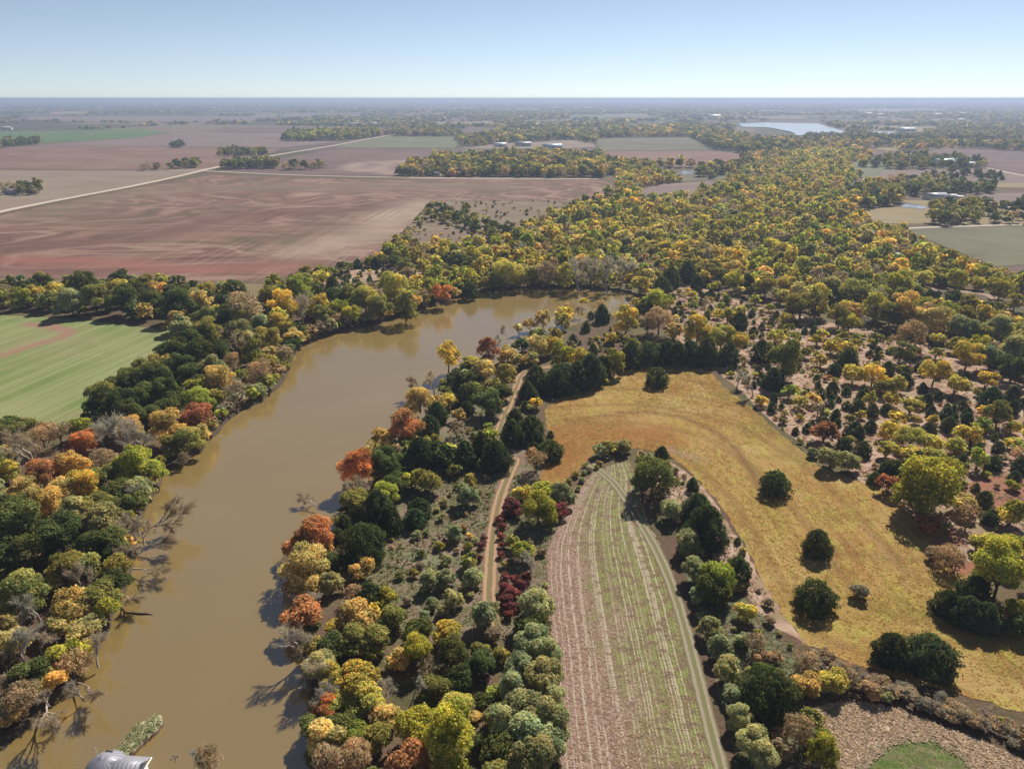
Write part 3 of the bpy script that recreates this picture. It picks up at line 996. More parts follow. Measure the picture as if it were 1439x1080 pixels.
def gen_bare(seed, lod):
    """leafless tree: limbs as tubes, and a haze of twigs"""
    g = random.Random(seed)
    segs, tips = [], []

    def grow(p, d, ln, r, dep):
        pl = [(tuple(p), r)]
        q = p.copy()
        for k in range(3):
            d = (d + Vector((g.uniform(-.22, .22), g.uniform(-.22, .22), g.uniform(-.05, .2)))).normalized()
            q = q + d * ln / 3
            pl.append((tuple(q), r * (1 - .2 * (k + 1))))
            if dep >= 1:
                tips.append((tuple(q), tuple(d)))
        segs.append(pl)
        if dep < 3:
            for k in range(g.choice((3, 3, 4)) if dep < 2 else 3):
                a = d.cross(Vector((g.uniform(-1, 1), g.uniform(-1, 1), g.uniform(-1, 1)))).normalized()
                nd = (d * .8 + a * g.uniform(.5, .95) + Vector((0, 0, .12))).normalized()
                grow(Vector(pl[g.choice((2, 3))][0]), nd, ln * g.uniform(.62, .78), r * .52, dep + 1)
    grow(Vector((0, 0, -.02)), Vector((0, 0, 1)), .34, .032, 0)
    V, Q = tubes(segs, 4 if lod == 'hi' else 3)
    s = .96 / max(V[:, 2].max(), .5)
    V *= s
    rad = np.percentile(np.hypot(V[:, 0], V[:, 1]), 97)
    sx = .46 / rad
    V[:, :2] *= sx
    n = {'hi': 10, 'mid': 5, 'lo': 1}[lod]
    wd = {'hi': .005, 'mid': .010, 'lo': .026}[lod]
    rg = np.random.default_rng(seed)
    tp = np.array([t[0] for t in tips]) * s
    tp[:, :2] *= sx
    td = np.array([t[1] for t in tips])
    P = np.repeat(tp, n, 0)
    D = nrm(np.repeat(td, n, 0) * .7 + rg.normal(0, .55, (len(P), 3)) + np.array([0, 0, .15]))
    ln = rg.uniform(.06, .15, (len(P), 1))
    b = nrm(np.cross(D, rg.normal(0, 1, D.shape))) * wd
    TV = np.stack([P - b, P + b, P + D * ln + b * .25, P + D * ln - b * .25], 1).reshape(-1, 3)
    TC = np.repeat(rg.uniform(.7, 1.3, (len(P), 1, 1)), 4, 1).repeat(3, 2).reshape(-1, 3)
    return (V, Q), (TV.astype(np.float32), np.arange(len(TV)).reshape(-1, 4), TC.astype(np.float32))


# prototypes: every kind of crown at the detail its distance asks for
PROTO = {}


def proto(kind, var, lod):
    key = (kind, var, lod)
    if key not in PROTO:
        if kind == 'bare':
            tr, cr = gen_bare(100 + var, 'lo' if lod == 'far' else lod)
        elif kind in ('cedar', 'dome'):
            cr = gen_cedar(200 + var, lod, kind == 'dome')
            tr = tubes([[((0, 0, -.02), .03), ((0, 0, .5), .02), ((0, 0, .96), .004)]], 5)
        else:
            k, dens = (('round', .38) if kind == 'thin' else (kind, 1.0))
            cr = gen_crown(300 + var * 7 + len(kind), k, lod, dens)
            tr = gen_limbs(300 + var * 7 + len(kind), k)
        PROTO[key] = (tr, cr)
    return PROTO[key]


MESHES = {}


def proto_mesh(kind, var, lod):
    key = (kind, var, lod)
    if key not in MESHES:
        (tv, tq), (cv, cq, cc) = proto(kind, var, lod)
        nm = 'twigs' if kind == 'bare' else 'crown'
        MESHES[key] = (build_mesh('trunk', tv, quads=tq, mat=M_pale if kind == 'bare' else M_bark, smooth=True),
                       build_mesh(nm, cv, quads=cq, mat=M_leaf, attr={'leafvar': cc}))
    return MESHES[key]


PAL = {  # colour of the leaves, word, crown kinds
    'g': ((.12, .142, .046), 'dark green', ('round', 'wide', 'ragged')),
    'o': ((.28, .26, .075), 'olive green', ('round', 'wide', 'tall', 'ragged', 'ragged')),
    'l': ((.35, .355, .065), 'yellow-green', ('round', 'tall')),
    'y': ((.52, .44, .105), 'yellow', ('round', 'tall', 'wide', 'ragged')),
    'd': ((.53, .42, .16), 'golden', ('round', 'wide', 'ragged')),
    'r': ((.49, .24, .10), 'orange', ('round', 'wide', 'ragged')),
    'u': ((.36, .165, .085), 'rusty red', ('round', 'wide')),
    'm': ((.23, .080, .072), 'crimson', ('shrub',)),
    'w': ((.34, .345, .165), 'grey-green', ('feather',)),
    't': ((.34, .26, .165), 'thin brown', ('thin',)),
    'b': ((.40, .35, .31), 'bare grey', ('bare',)),
    'c': ((.075, .098, .040), 'dark', ('cedar',)),
    'C': ((.075, .098, .038), 'dark', ('dome',)),
}
TREES = []   # dict(x, y, w, h, code, kind, var, cat)
TR = random.Random(21)


CLEAR = [np.array(p, float) for p in (
    [(-300, 447), (0, 445), (100, 452), (170, 458), (245, 468), (215, 505), (180, 530), (140, 565), (100, 598), (0, 592), (-300, 592)],
    [(-100, 1100), (0, 1056), (45, 1010), (100, 960), (140, 900), (165, 850), (185, 800), (200, 740), (235, 672), (292, 637), (303, 600), (368, 560), (415, 502), (435, 480), (480, 465), (600, 432), (690, 410), (800, 406), (872, 409), (880, 425), (845, 428), (815, 425), (790, 435), (745, 445), (715, 460), (690, 480), (660, 490), (630, 505), (600, 540), (580, 575), (555, 600), (525, 635), (490, 665), (455, 700), (435, 735), (410, 770), (390, 790), (380, 850), (385, 900), (400, 950), (415, 1010), (425, 1100), (200, 1130)],
    [(765, 580), (800, 558), (840, 548), (880, 535), (905, 515), (960, 518), (1000, 525), (1015, 545), (1060, 580), (1100, 615), (1150, 658), (1205, 678), (1254, 697), (1280, 740), (1310, 780), (1290, 810), (1305, 850), (1340, 900), (1439, 940), (1439, 1000), (1330, 962), (1190, 922), (1135, 898), (1104, 862), (1074, 812), (1050, 760), (1014, 705), (978, 664), (942, 637), (840, 626), (800, 660), (770, 676), (770, 610)],
    [(775, 760), (800, 712), (838, 668), (858, 652), (885, 720), (930, 790), (960, 890), (990, 990), (1012, 1080), (792, 1080), (780, 950)],
    [(-300, 345), (0, 303), (180, 266), (300, 247), (842, 253), (866, 262), (800, 280), (604, 282), (583, 306), (548, 340), (520, 360), (440, 376), (380, 396), (100, 388), (0, 384), (-300, 400)],
    [(735, 522), (745, 528), (722, 580), (708, 630), (694, 630), (703, 580), (722, 530)], [(722, 650), (712, 690), (700, 760), (697, 835), (682, 835), (686, 750), (704, 680), (714, 650)],
    [(1272, 320), (1439, 320), (1500, 375), (1400, 374), (1330, 347)], [(1214, 293), (1300, 291), (1308, 313), (1232, 312)])]


def blocks_view(x, y, w, h):
    px, py, f = proj(x, y, h * .92)
    qx, qy, f2 = proj(x, y, h * .6)
    r = w * .38 * FPX / f
    X = np.array([px, qx - r, qx + r])
    Y = np.array([py, qy, qy])
    return any(inside(p, X, Y).any() for p in CLEAR)


def add_tree(x, y, wd, code, h=None, cat=None, grown=True):
    col, word, kinds = PAL[code]
    kind = TR.choice(kinds)
    if cat is None:
        if code in 'cC':
            cat = 'cedar tree'
        elif code == 'b':
            cat = 'bare tree' if wd > 3 else 'shrub'
        elif code == 'm' or wd < 4.2:
            cat = 'shrub'
        else:
            cat = 'broadleaf tree'
    if cat == 'shrub' and kind not in ('bare', 'cedar', 'feather'):
        kind = 'shrub'
    if cat == 'broadleaf tree' and wd < 9 and kind in ('round', 'wide', 'tall', 'ragged') and TR.random() < .85:
        kind = 'shrub'
    if h is None:
        k = {'cedar': TR.uniform(.85, 1.15), 'dome': .82, 'tall': 1.15, 'shrub': .84, 'bare': 1.0, 'wide': .8, 'feather': .95}.get(kind, .92)
        if cat == 'shrub':
            k = min(k, .8)
        h = wd * k * TR.uniform(.92, 1.08)
    j = TR.uniform(.82, 1.2)
    hs = TR.uniform(-.12, .12)
    j *= 1.0 if code == 'b' else 1.16
    c = (min(.8, col[0] * j * (1 + hs)), min(.8, col[1] * j), col[2] * j * (1 - hs))
    t = dict(x=x, y=y, w=wd, h=h, code=code, kind=kind, var=TR.randrange(6), cat=cat, col=c, rot=TR.uniform(0, 2 * PI), word=word)
    TREES.append(t)
    return t


def hand(text, ox, oy, k):
    """hand surveyed trees: 'x y width colour' in an enlarged part of the photograph"""
    for e in text.replace('\n', ' ').split(','):
        e = e.split()
        if len(e) < 4:
            continue
        px, py, wp, code = ox + float(e[0]) / k, oy + float(e[1]) / k, float(e[2]) / k, e[3]
        zz = 3.0
        for _ in range(3):
            x, y = at(px, py, zz)
            wd = wp * proj(x, y, zz)[2] / FPX
            zz = .48 * wd * (.75 if wd < 4 else 1.0)
        if code not in 'cC':
            wd *= 1.16 if wd > 4 else 1.08
        else:
            wd *= 1.06
        if 690 < px < 900 and 395 < py < 482:
            wd *= .8
        if 560 < px < 720 and 760 < py < 905 and code in 'wol':
            wd *= .78
        add_tree(x, y, min(wd, 21), code)

# --- left bank, from the pasture down to the bend
hand("""175 60 60 o,70 95 75 g,510 70 85 g,90 155 80 l,150 130 90 y,230 110 80 y,350 110 120 g,300 170 110 w,400 160 110 o,440 160 90 g,530 160 120 g,610 90 90 o,
680 80 60 l,745 95 70 g,570 110 90 g,640 165 110 g,720 130 80 g,760 185 130 g,850 170 90 d,990 125 95 g,930 165 80 g,870 110 60 o,490 120 90 o,20 130 80 t,330 190 50 y,200 160 90 o,
870 230 110 o,940 240 110 g,1000 250 110 o,1040 215 150 t,1150 100 70 l,1230 85 60 c,1290 55 80 o,1340 115 60 c,1270 130 100 l,1140 160 100 o,1200 180 110 y,1270 210 140 b,1360 230 90 o,
1410 150 90 g,1400 90 60 c,1350 30 50 l,1420 240 60 t,1180 260 120 y,1100 270 100 w,1240 310 90 d,1000 300 110 w,950 330 90 b,870 290 110 o,800 320 120 g,760 380 130 g,850 390 130 g,
700 400 100 g,930 380 110 g,1000 350 90 b,1060 330 90 w,1130 330 110 o,1070 390 90 o,1130 380 80 d,1200 390 90 t,1060 400 80 l,980 420 80 t,920 490 110 d,1020 470 60 l,1100 470 110 t,
1000 540 90 t,660 430 110 o,720 430 90 d,600 460 100 o,560 500 120 g,660 500 130 g,760 450 110 g,830 520 90 l,800 480 110 g,700 560 140 g,600 570 140 g,520 600 140 g,480 530 100 g,
430 590 120 o,400 620 100 g,840 590 110 l,720 620 100 g,550 650 130 g,640 640 110 g,900 570 90 o,960 580 60 t,940 620 50 b,820 610 60 d,830 660 120 u,700 700 150 d,790 740 130 o,
740 770 100 o,830 720 90 d,340 700 80 l,250 720 100 t,180 740 110 t,60 680 100 g,60 720 110 o,0 700 90 o,130 690 90 o,520 740 160 b,600 760 130 b,430 740 110 b,350 760 110 r,300 790 80 u,
140 810 180 b,70 830 110 b,30 800 80 d,20 880 110 y,180 900 130 r,300 850 130 d,100 960 130 d,350 930 130 y,260 960 130 d,560 850 150 l,640 880 110 l,500 880 110 o,420 900 110 o,
500 960 120 g,580 960 100 w,560 1010 100 g,400 1020 140 o,200 1030 140 d,60 1040 140 g,330 1050 130 w,460 1040 110 g""", 0, 370, 3)
# --- left bank below the fallen trees, and the near end of the right bank
hand("""60 60 200 g,250 90 200 g,130 160 180 g,420 60 150 w,400 130 150 g,480 140 130 g,560 60 120 b,600 100 100 b,280 250 150 o,360 230 140 o,470 255 95 d,340 310 130 b,90 320 210 o,
420 180 70 u,300 400 160 d,260 470 130 d,150 430 140 b,360 420 90 w,440 400 110 l,430 330 80 o,30 550 150 d,100 590 160 b,170 560 110 b,330 590 100 l,400 600 130 b,300 640 130 t,
130 680 150 g,220 700 80 u,60 720 110 t,30 800 80 l,40 860 90 d,340 750 110 b,250 620 100 g,200 790 90 b,120 780 100 o,20 650 100 b,0 430 100 y,20 480 100 d,
1330 110 150 r,1250 140 100 r,1290 220 180 d,1240 310 90 r,1290 300 120 d,1270 430 150 r,1180 250 90 b,1400 200 80 g,1400 300 90 w,1260 560 150 b,1340 680 130 b,1410 490 80 y,
1300 620 100 b,1400 560 120 g,1400 700 110 y,1350 800 120 b,1420 800 110 y,1330 900 110 o,1420 900 120 g,880 1045 110 t,815 1050 80 b,735 1035 50 b""", 0, 720, 3)
# --- far bank of the bend, right bank along the dirt track
hand("""40 220 80 l,100 170 110 y,160 190 110 o,230 130 120 y,60 140 100 o,300 160 80 d,310 110 70 y,340 150 70 t,420 140 80 r,470 120 60 d,270 200 100 o,490 50 70 y,540 110 70 c,600 90 60 o,
690 50 110 y,640 70 80 o,750 60 90 y,800 60 80 o,870 50 110 t,940 60 90 y,1000 60 110 b,1060 50 110 b,1120 60 120 b,1180 50 100 b,1260 90 90 y,1240 160 60 y,1330 170 110 l,1280 190 80 g,
1350 90 80 c,1390 60 80 c,1020 155 45 y,1100 210 80 c,1090 170 60 t,1050 215 40 c,940 210 90 y,960 190 70 t,1000 200 50 t,850 230 90 d,790 250 60 d,745 270 50 d,700 290 70 b,830 290 90 o,
900 290 80 o,760 340 70 g,930 240 90 o,1030 265 50 c,975 310 50 c,670 330 80 b,620 370 90 u,700 380 90 d,830 360 90 d,880 350 80 y,910 330 50 y,750 410 70 d,800 400 60 d,1200 240 120 y,
1290 260 80 t,1140 310 60 y,1340 250 110 t,1400 290 70 d,1230 330 60 o,450 420 90 y,540 420 80 y,530 440 60 g,390 510 90 b,600 460 100 d,480 490 90 g,440 520 60 o,560 480 80 g,690 480 90 o,
640 520 80 o,330 580 110 d,400 590 80 d,450 580 70 y,400 630 90 c,620 590 120 g,540 560 90 g,500 570 50 c,530 610 60 c,680 540 80 g,260 700 140 r,320 690 80 y,170 740 90 d,200 760 80 d,
370 690 90 c,130 790 70 d,70 870 150 r,190 850 130 g,260 830 100 g,330 810 120 c,400 790 110 c,460 790 70 y,440 820 100 g,520 810 100 c,590 780 100 c,650 810 130 c,480 870 60 o,360 920 110 o,
300 910 100 l,230 930 110 g,180 980 110 l,150 1040 130 c,60 1000 120 o,330 1030 100 c,590 850 50 w,40 960 110 b,
820 490 100 c,870 510 80 c,780 540 70 c,810 560 50 c,880 545 40 c,920 550 35 c,960 540 35 c,940 470 140 C,1050 460 120 c,1000 480 110 c,1100 430 90 c,930 410 90 l,1000 400 80 y,1150 430 90 l,
1220 390 100 c,1300 370 110 C,1370 370 100 c,1420 390 90 c,1060 370 40 c,1330 475 85 C,1118 497 30 y,820 590 50 y,800 610 40 y,775 600 40 c,730 660 80 c,720 720 100 c,800 690 110 c,830 750 60 c,
880 780 100 C,810 780 50 c,880 725 30 c,620 690 40 l,620 730 70 l,600 760 60 w,820 840 90 t,760 970 80 y,850 950 80 l,830 1040 140 l,715 1025 70 m,735 1050 60 m,930 980 100 w,920 1040 70 m,
900 1060 60 m,1315 905 170 g,1290 860 90 g,530 980 90 w,540 930 60 o,1085 795 55 w,1120 780 60 o,1155 775 50 w,1195 775 60 w,1350 800 60 c,1390 1040 90 w""", 480, 370, 3)
# --- brush and woods left of the crop strip
hand("""90 120 170 C,10 50 60 c,200 30 110 c,310 20 90 c,470 90 70 w,440 200 70 w,370 280 110 w,440 270 100 w,550 270 100 w,540 200 90 o,470 360 100 w,380 370 80 w,430 410 80 w,350 430 60 w,
600 430 130 w,630 400 80 w,60 340 90 t,120 340 110 c,190 360 80 l,60 440 140 d,130 430 80 y,220 440 110 o,130 530 130 o,320 510 120 g,440 500 110 y,40 540 120 o,240 610 90 d,330 600 110 l,
370 650 90 t,470 600 120 g,60 700 170 y,100 800 150 y,180 860 110 d,300 750 100 b,190 740 90 b,400 740 120 o,490 810 130 y,500 690 110 g,590 640 110 g,600 800 80 g,640 760 70 l,560 860 60 d,
310 910 160 l,460 980 230 l,290 1060 170 r,150 950 120 o,80 940 120 l,30 880 100 g,60 1030 140 t,820 400 150 w,800 480 130 g,800 570 150 w,870 610 120 w,760 670 140 w,850 700 150 w,
720 740 120 w,880 770 110 w,760 850 180 w,860 880 180 w,700 900 150 w,800 960 190 w,880 990 130 w,680 1000 150 g,800 1050 180 w,650 870 100 w,590 970 90 g,800 220 90 b,760 170 90 l,
720 130 70 o,590 140 35 m,580 190 35 m,600 110 30 m,690 320 60 m,720 340 60 m,700 370 60 m,730 290 50 m,760 300 50 m,720 400 50 m,710 430 45 m,690 270 40 m,780 270 45 m,695 395 45 m,
665 30 40 m,675 60 40 m,690 10 40 m,670 100 35 m,680 140 35 m,670 180 35 m,
540 100 30 d,515 65 35 r,745 395 40 m,740 350 45 m,705 350 45 m""", 480, 720, 3)
# --- the meadow and its edges
hand("""100 70 170 c,20 130 110 w,60 250 110 w,150 290 150 l,130 320 140 g,230 250 110 c,230 310 60 o,60 350 70 w,270 420 85 y,110 490 90 w,150 570 100 w,180 670 100 w,210 770 90 w,240 860 110 w,
290 980 130 w,340 1040 120 w,360 740 215 C,320 800 120 c,420 760 100 c,520 720 110 d,630 710 110 y,600 740 60 w,520 630 110 t,570 130 115 c,560 340 150 C,740 335 75 t,880 575 145 c,1050 585 190 C,
1120 380 120 c,1230 330 140 c,1200 420 130 c,1280 440 130 c,1190 400 70 w,1330 290 190 l,1340 150 140 l,1240 130 80 y,1410 130 90 l,1420 400 90 l,1420 480 100 g,1290 30 60 c,1105 60 40 l,
1030 50 90 u,1200 20 100 t,1380 20 90 y,1110 190 110 t,1060 180 70 t,1150 220 80 t,700 700 90 t,690 720 70 b,790 750 90 t,740 690 70 b,850 780 60 w,960 770 50 y,970 830 50 b,1095 860 50 b,
1300 820 55 b,1330 885 50 y,540 870 90 o,560 960 90 w,480 930 120 t,420 1000 90 t,580 1030 130 l,230 120 30 c,440 900 80 b,500 980 80 b,400 930 70 t,300 560 90 t,330 620 80 t,250 540 70 w,380 610 70 t""", 960, 720, 3)
# the grey brush hedge under the meadow
hl = smooth_open(W([(1150, 925), (1205, 952), (1255, 968), (1310, 988), (1370, 1010), (1439, 1036), (1500, 1060)], .8), 8)
for i, p in enumerate(hl):
    for k in range(2):
        add_tree(p[0] + TR.uniform(-1.6, 1.6), p[1] + TR.uniform(-1.6, 1.6), TR.uniform(2.4, 3.8), TR.choice('ttbbbt'), TR.uniform(1.4, 2.5), 'shrub')
# --- cedars and yellow trees right of the meadow
hand("""20 40 80 c,100 30 90 o,60 80 50 c,270 80 70 c,190 225 70 l,240 240 70 c,350 100 90 o,440 90 80 y,500 170 130 o,560 180 100 y,60 300 110 y,160 320 110 y,30 370 110 c,100 380 100 c,190 390 90 c,
230 340 90 y,330 370 90 c,390 310 70 y,430 430 130 o,380 490 90 c,460 400 80 c,250 410 50 t,300 520 90 b,230 490 70 b,450 540 60 l,550 570 60 d,630 350 70 y,700 360 60 y,700 400 80 c,
640 440 60 c,580 410 60 d,720 470 80 y,800 480 90 y,850 520 80 o,900 510 80 y,860 450 60 c,940 490 60 c,870 370 30 c,920 380 90 o,980 370 50 y,1060 470 110 y,1080 440 60 c,1150 510 90 y,
1280 490 80 y,1390 450 110 g,1300 400 110 w,1200 400 110 y,1400 380 120 w,1330 280 110 w,1250 300 90 o,1180 280 110 w,1050 240 140 d,920 210 130 d,870 230 110 o,960 310 130 t,830 170 90 b,
700 250 80 l,660 230 90 o,730 130 130 o,760 90 100 o,620 120 110 w,900 120 110 l,1050 140 60 g,1140 150 80 g,1200 180 80 o,1340 110 100 l,1150 80 80 l,1290 190 60 g,1400 170 70 o,630 530 50 c,
690 540 40 c,760 540 40 c,620 590 40 c,690 600 40 c,740 600 60 c,800 620 50 c,860 610 50 c,640 650 40 c,570 620 70 t,600 630 50 y,730 690 60 c,790 690 50 c,740 720 50 c,680 760 60 c,
760 780 70 c,545 685 30 c,600 705 100 u,375 612 40 c,415 605 25 c,900 650 70 y,960 600 80 y,1030 580 50 c,1010 530 40 c,1075 560 40 c,870 710 80 y,860 780 80 y,960 730 120 y,1030 750 100 y,
960 800 90 y,900 870 90 c,990 840 80 c,1060 810 80 y,860 870 70 c,1040 690 60 c,1110 630 50 c,1120 680 60 c,1180 600 40 c,1200 660 50 c,1140 660 40 c,1260 680 70 l,1200 720 100 y,1240 740 60 c,
1150 770 80 y,1180 830 50 c,1240 790 50 c,1100 870 70 o,1140 870 70 y,1240 840 70 l,1310 835 70 c,1420 850 60 c,1330 780 50 c,1370 760 50 y,1420 770 60 y,1330 640 100 o,1300 570 90 c,
1390 550 60 c,1390 610 50 c,1350 575 30 c,1430 590 40 c,1390 690 60 y,1280 620 60 y,810 910 60 c,870 930 90 u,1030 950 240 l,1000 1000 150 l,1270 1000 70 c,1180 1010 100 d,1300 1070 60 c,
1390 1060 90 l,550 800 50 w,620 830 90 w,700 840 80 w,390 920 110 C,40 940 50 c,60 1030 130 c""", 960, 370, 3)
N_HAND = len(TREES)

# ------------------------------------------------------------------ woods filled in between the surveyed trees
cell = {}


def cell_add(t):
    cell.setdefault((int(t['x'] // 10), int(t['y'] // 10)), []).append(t)


for t in TREES:
    cell_add(t)
NO_TREES = [np.array(river), np.array(MEADOW), np.array(STRIP), np.array(GREEN), np.array(BIG)] + [np.array(W(f[0])) for f in FAR[:20]]
TRACKS = [(W([(775, 515), (738, 522), (724, 548), (712, 575), (702, 605), (699, 632), (712, 646), (724, 646), (716, 665), (706, 690), (698, 720), (692, 760), (689, 800), (688, 845)]), 2.6),
          (W([(1285, 405), (1330, 408), (1390, 415), (1410, 435), (1432, 458), (1460, 480)]), 4.0),
          (W([(-60, 315), (0, 298), (100, 278), (180, 263), (250, 248), (310, 234), (385, 218.5), (470, 204.5), (540, 191.5), (600, 183)]), 9)]


def scatter(pix, spacing, wr, pal, avoid=True, cover=.38, thin=None, dens=1.0, cat=None, hk=None):
    poly = np.array(W(pix))
    x0, y0 = poly.min(0)
    x1, y1 = poly.max(0)
    n = int((x1 - x0) * (y1 - y0) / spacing ** 2 * 2.2 * dens)
    g = np.random.default_rng(n + int(spacing * 10))
    X, Y = g.uniform(x0, x1, n), g.uniform(y0, y1, n)
    k = inside(poly, X, Y)
    if avoid:
        for q in NO_TREES:
            k &= ~inside(q, X, Y)
        for ln, dd in TRACKS:
            k &= dist_poly(ln, X, Y) > dd
    if thin is not None:
        k &= thin(X, Y) > g.random(n)
    codes = ''.join(c * m for c, m in pal)
    for x, y in zip(X[k], Y[k]):
        code = TR.choice(codes)
        wd = TR.uniform(*wr)
        if code in 'cC':
            wd *= .75
        elif wd > 4:
            wd *= 1.22
        cx, cy = int(x // 10), int(y // 10)
        bad = False
        for i in (-1, 0, 1):
            for j in (-1, 0, 1):
                for t in cell.get((cx + i, cy + j), ()):
                    if (t['x'] - x) ** 2 + (t['y'] - y) ** 2 < (cover * (t['w'] + wd)) ** 2:
                        bad = True
                        break
                if bad:
                    break
            if bad:
                break
        if not bad and not blocks_view(x, y, wd, wd * .85):
            t = add_tree(x, y, wd, code, None if hk is None else wd * TR.uniform(*hk), cat)
            cell_add(t)


def patchy(scale, lo, hi, seed=0):
    def f(X, Y):
        v = np.sin(X / scale + seed) * np.cos(Y / scale * 1.3 + seed * 2) + np.sin((X + Y) / scale * .6 + seed * 3) * .8 + np.sin(X / scale * 2.3 - Y / scale * 1.9) * .5
        return np.clip((v - lo) / (hi - lo), 0, 1)
    return f


# the big yellow wood
WOOD = [(560, 392), (640, 372), (700, 352), (752, 318), (795, 296), (865, 268), (868, 245), (890, 238), (938, 246), (960, 256), (900, 262), (896, 282), (965, 283), (1015, 262), (1045, 240), (1120, 216), (1180, 210), (1222, 238), (1190, 262), (1180, 290), (1225, 318), (1290, 332), (1345, 358), (1420, 392), (1500, 400), (1500, 425), (1400, 412), (1300, 400), (1290, 420), (1400, 440), (1500, 500), (1500, 560), (1400, 530), (1300, 480), (1180, 452), (1090, 430), (1010, 408), (960, 396), (900, 404), (700, 402), (600, 425)]
scatter(WOOD, 6.2, (4.2, 10.8), [('y', 32), ('o', 20), ('l', 22), ('d', 14), ('t', 7), ('g', 4), ('b', 3), ('c', 3), ('w', 3)], cover=.36, dens=1.6, thin=patchy(37, -2.3, -1.2, 2))
# cedar savanna
scatter([(900, 440), (930, 408), (1000, 410), (1100, 440), (1250, 470), (1400, 540), (1500, 580), (1500, 700), (1400, 690), (1330, 690), (1250, 685), (1170, 652), (1105, 606), (1040, 545), (1012, 512), (940, 490)], 4.6, (2.8, 5.4),
        [('c', 36), ('y', 30), ('o', 14), ('l', 12), ('t', 6)], cover=.56, dens=1.0, thin=patchy(17, -1.9, .5, 1))
scatter([(930, 430), (1000, 410), (1100, 440), (1250, 470), (1400, 540), (1500, 580), (1500, 800), (1380, 740), (1250, 690), (1170, 655), (1105, 610), (1040, 548), (1012, 515), (940, 490)], 3.6, (1.0, 2.4), [('t', 40), ('o', 30), ('w', 20), ('u', 10)], cover=.6, dens=.7, cat='shrub', thin=patchy(11, -1.3, 1.2, 4))
scatter([(1260, 690), (1340, 690), (1500, 650), (1560, 900), (1439, 880), (1380, 770), (1290, 735)], 8, (4, 8), [('c', 30), ('l', 25), ('y', 15), ('o', 10), ('t', 6)], cover=.6, dens=.5, thin=patchy(14, -1.0, 1.5, 5))
scatter([(930, 440), (1000, 412), (1100, 440), (1250, 470), (1400, 540), (1500, 580), (1500, 700), (1400, 690), (1330, 690), (1250, 685), (1170, 652), (1105, 606), (1060, 540), (1030, 512), (960, 485)], 5.5, (3.2, 5.6), [('y', 40), ('o', 25), ('l', 20), ('d', 10), ('t', 5)], cover=.5, dens=.8, thin=patchy(21, -.9, 1.0, 7))
# north shore strip with a bare slope of young cedars
scatter([(375, 412), (440, 386), (520, 366), (560, 347), (640, 352), (700, 352), (705, 400), (650, 408), (540, 440), (470, 458), (430, 470), (400, 450)], 7, (6, 10),
        [('g', 22), ('o', 24), ('l', 16), ('y', 18), ('c', 10), ('t', 5), ('d', 4)], cover=.37, dens=1.6, thin=lambda X, Y: np.where(inside(np.array(W([(450, 395), (500, 378), (600, 376), (640, 388), (610, 405), (540, 420), (470, 425)])), X, Y), .0, 1))
scatter([(450, 395), (500, 378), (600, 376), (640, 388), (610, 405), (540, 420), (470, 425)], 5, (2.6, 5), [('c', 80), ('o', 15), ('y', 5)], cover=.7, dens=.8)
# scrub pasture
scatter([(606, 284), (782, 284), (812, 300), (745, 320), (700, 350), (640, 352), (548, 346)], 12, (1.8, 4.2), [('c', 30), ('o', 40), ('t', 20), ('y', 10)], cover=.8, dens=.35)
scatter([(600, 292), (640, 296), (690, 318), (735, 335), (700, 345), (650, 320), (605, 312)], 7, (5, 9), [('g', 40), ('o', 40), ('l', 10), ('c', 10)], cover=.4, dens=.9)
scatter([(545, 345), (556, 335), (585, 308), (605, 285), (612, 287), (595, 315), (565, 345)], 6, (2, 4.5), [('o', 40), ('c', 20), ('t', 30), ('y', 10)], cover=.5, dens=1)
# left bank
scatter([(250, 466), (300, 440), (400, 440), (432, 476), (412, 492), (390, 530), (330, 572), (290, 608), (230, 646), (205, 690), (180, 735), (176, 790), (130, 890), (90, 950), (0, 1020), (-130, 1080), (-200, 900), (-200, 620), (0, 612), (110, 608), (180, 540)], 6.5, (7, 11),
        [('g', 25), ('o', 28), ('w', 8), ('d', 12), ('t', 10), ('b', 6), ('l', 7), ('y', 4)], cover=.40, dens=1.6)
scatter([(-300, 412), (-100, 405), (0, 408), (100, 408), (250, 402), (330, 418), (300, 440), (240, 455), (160, 446), (60, 436), (-60, 434), (-300, 450)], 7, (7, 11), [('g', 40), ('o', 36), ('w', 12), ('d', 5), ('y', 7)], cover=.38, dens=1.5)
# right bank and the brush behind it
scatter([(888, 440), (850, 470), (760, 500), (740, 512), (800, 505), (880, 490), (930, 470), (900, 440)], 4.5, (2.0, 4.0), [('g', 15), ('o', 30), ('d', 15), ('c', 20), ('t', 20)], cover=.5, dens=.9)
scatter([(760, 500), (690, 530), (630, 560), (605, 600), (570, 640), (510, 705), (460, 780), (440, 830), (500, 790), (560, 720), (620, 640), (690, 560), (740, 510)], 5.5, (4, 7),
        [('g', 22), ('o', 26), ('l', 8), ('d', 10), ('c', 20), ('t', 8), ('y', 8)], cover=.42, dens=1.4)
scatter([(440, 850), (500, 800), (560, 870), (640, 900), (700, 870), (740, 850), (770, 900), (785, 1000), (790, 1130), (460, 1130), (450, 1000), (436, 900)], 4.6, (3.5, 7.5),
        [('g', 26), ('o', 28), ('w', 12), ('t', 12), ('l', 8), ('b', 6), ('d', 5)], cover=.42, dens=1.5)
BRUSH = [(500, 770), (560, 700), (640, 600), (700, 560), (720, 660), (790, 690), (768, 780), (768, 860), (700, 900), (600, 910), (480, 860)]
scatter(BRUSH, 3.2, (1.1, 2.8), [('w', 45), ('o', 22), ('t', 18), ('l', 7), ('u', 5), ('g', 8)], cover=.6, dens=.8, cat='shrub', thin=patchy(7, -1.3, 1.0, 3))
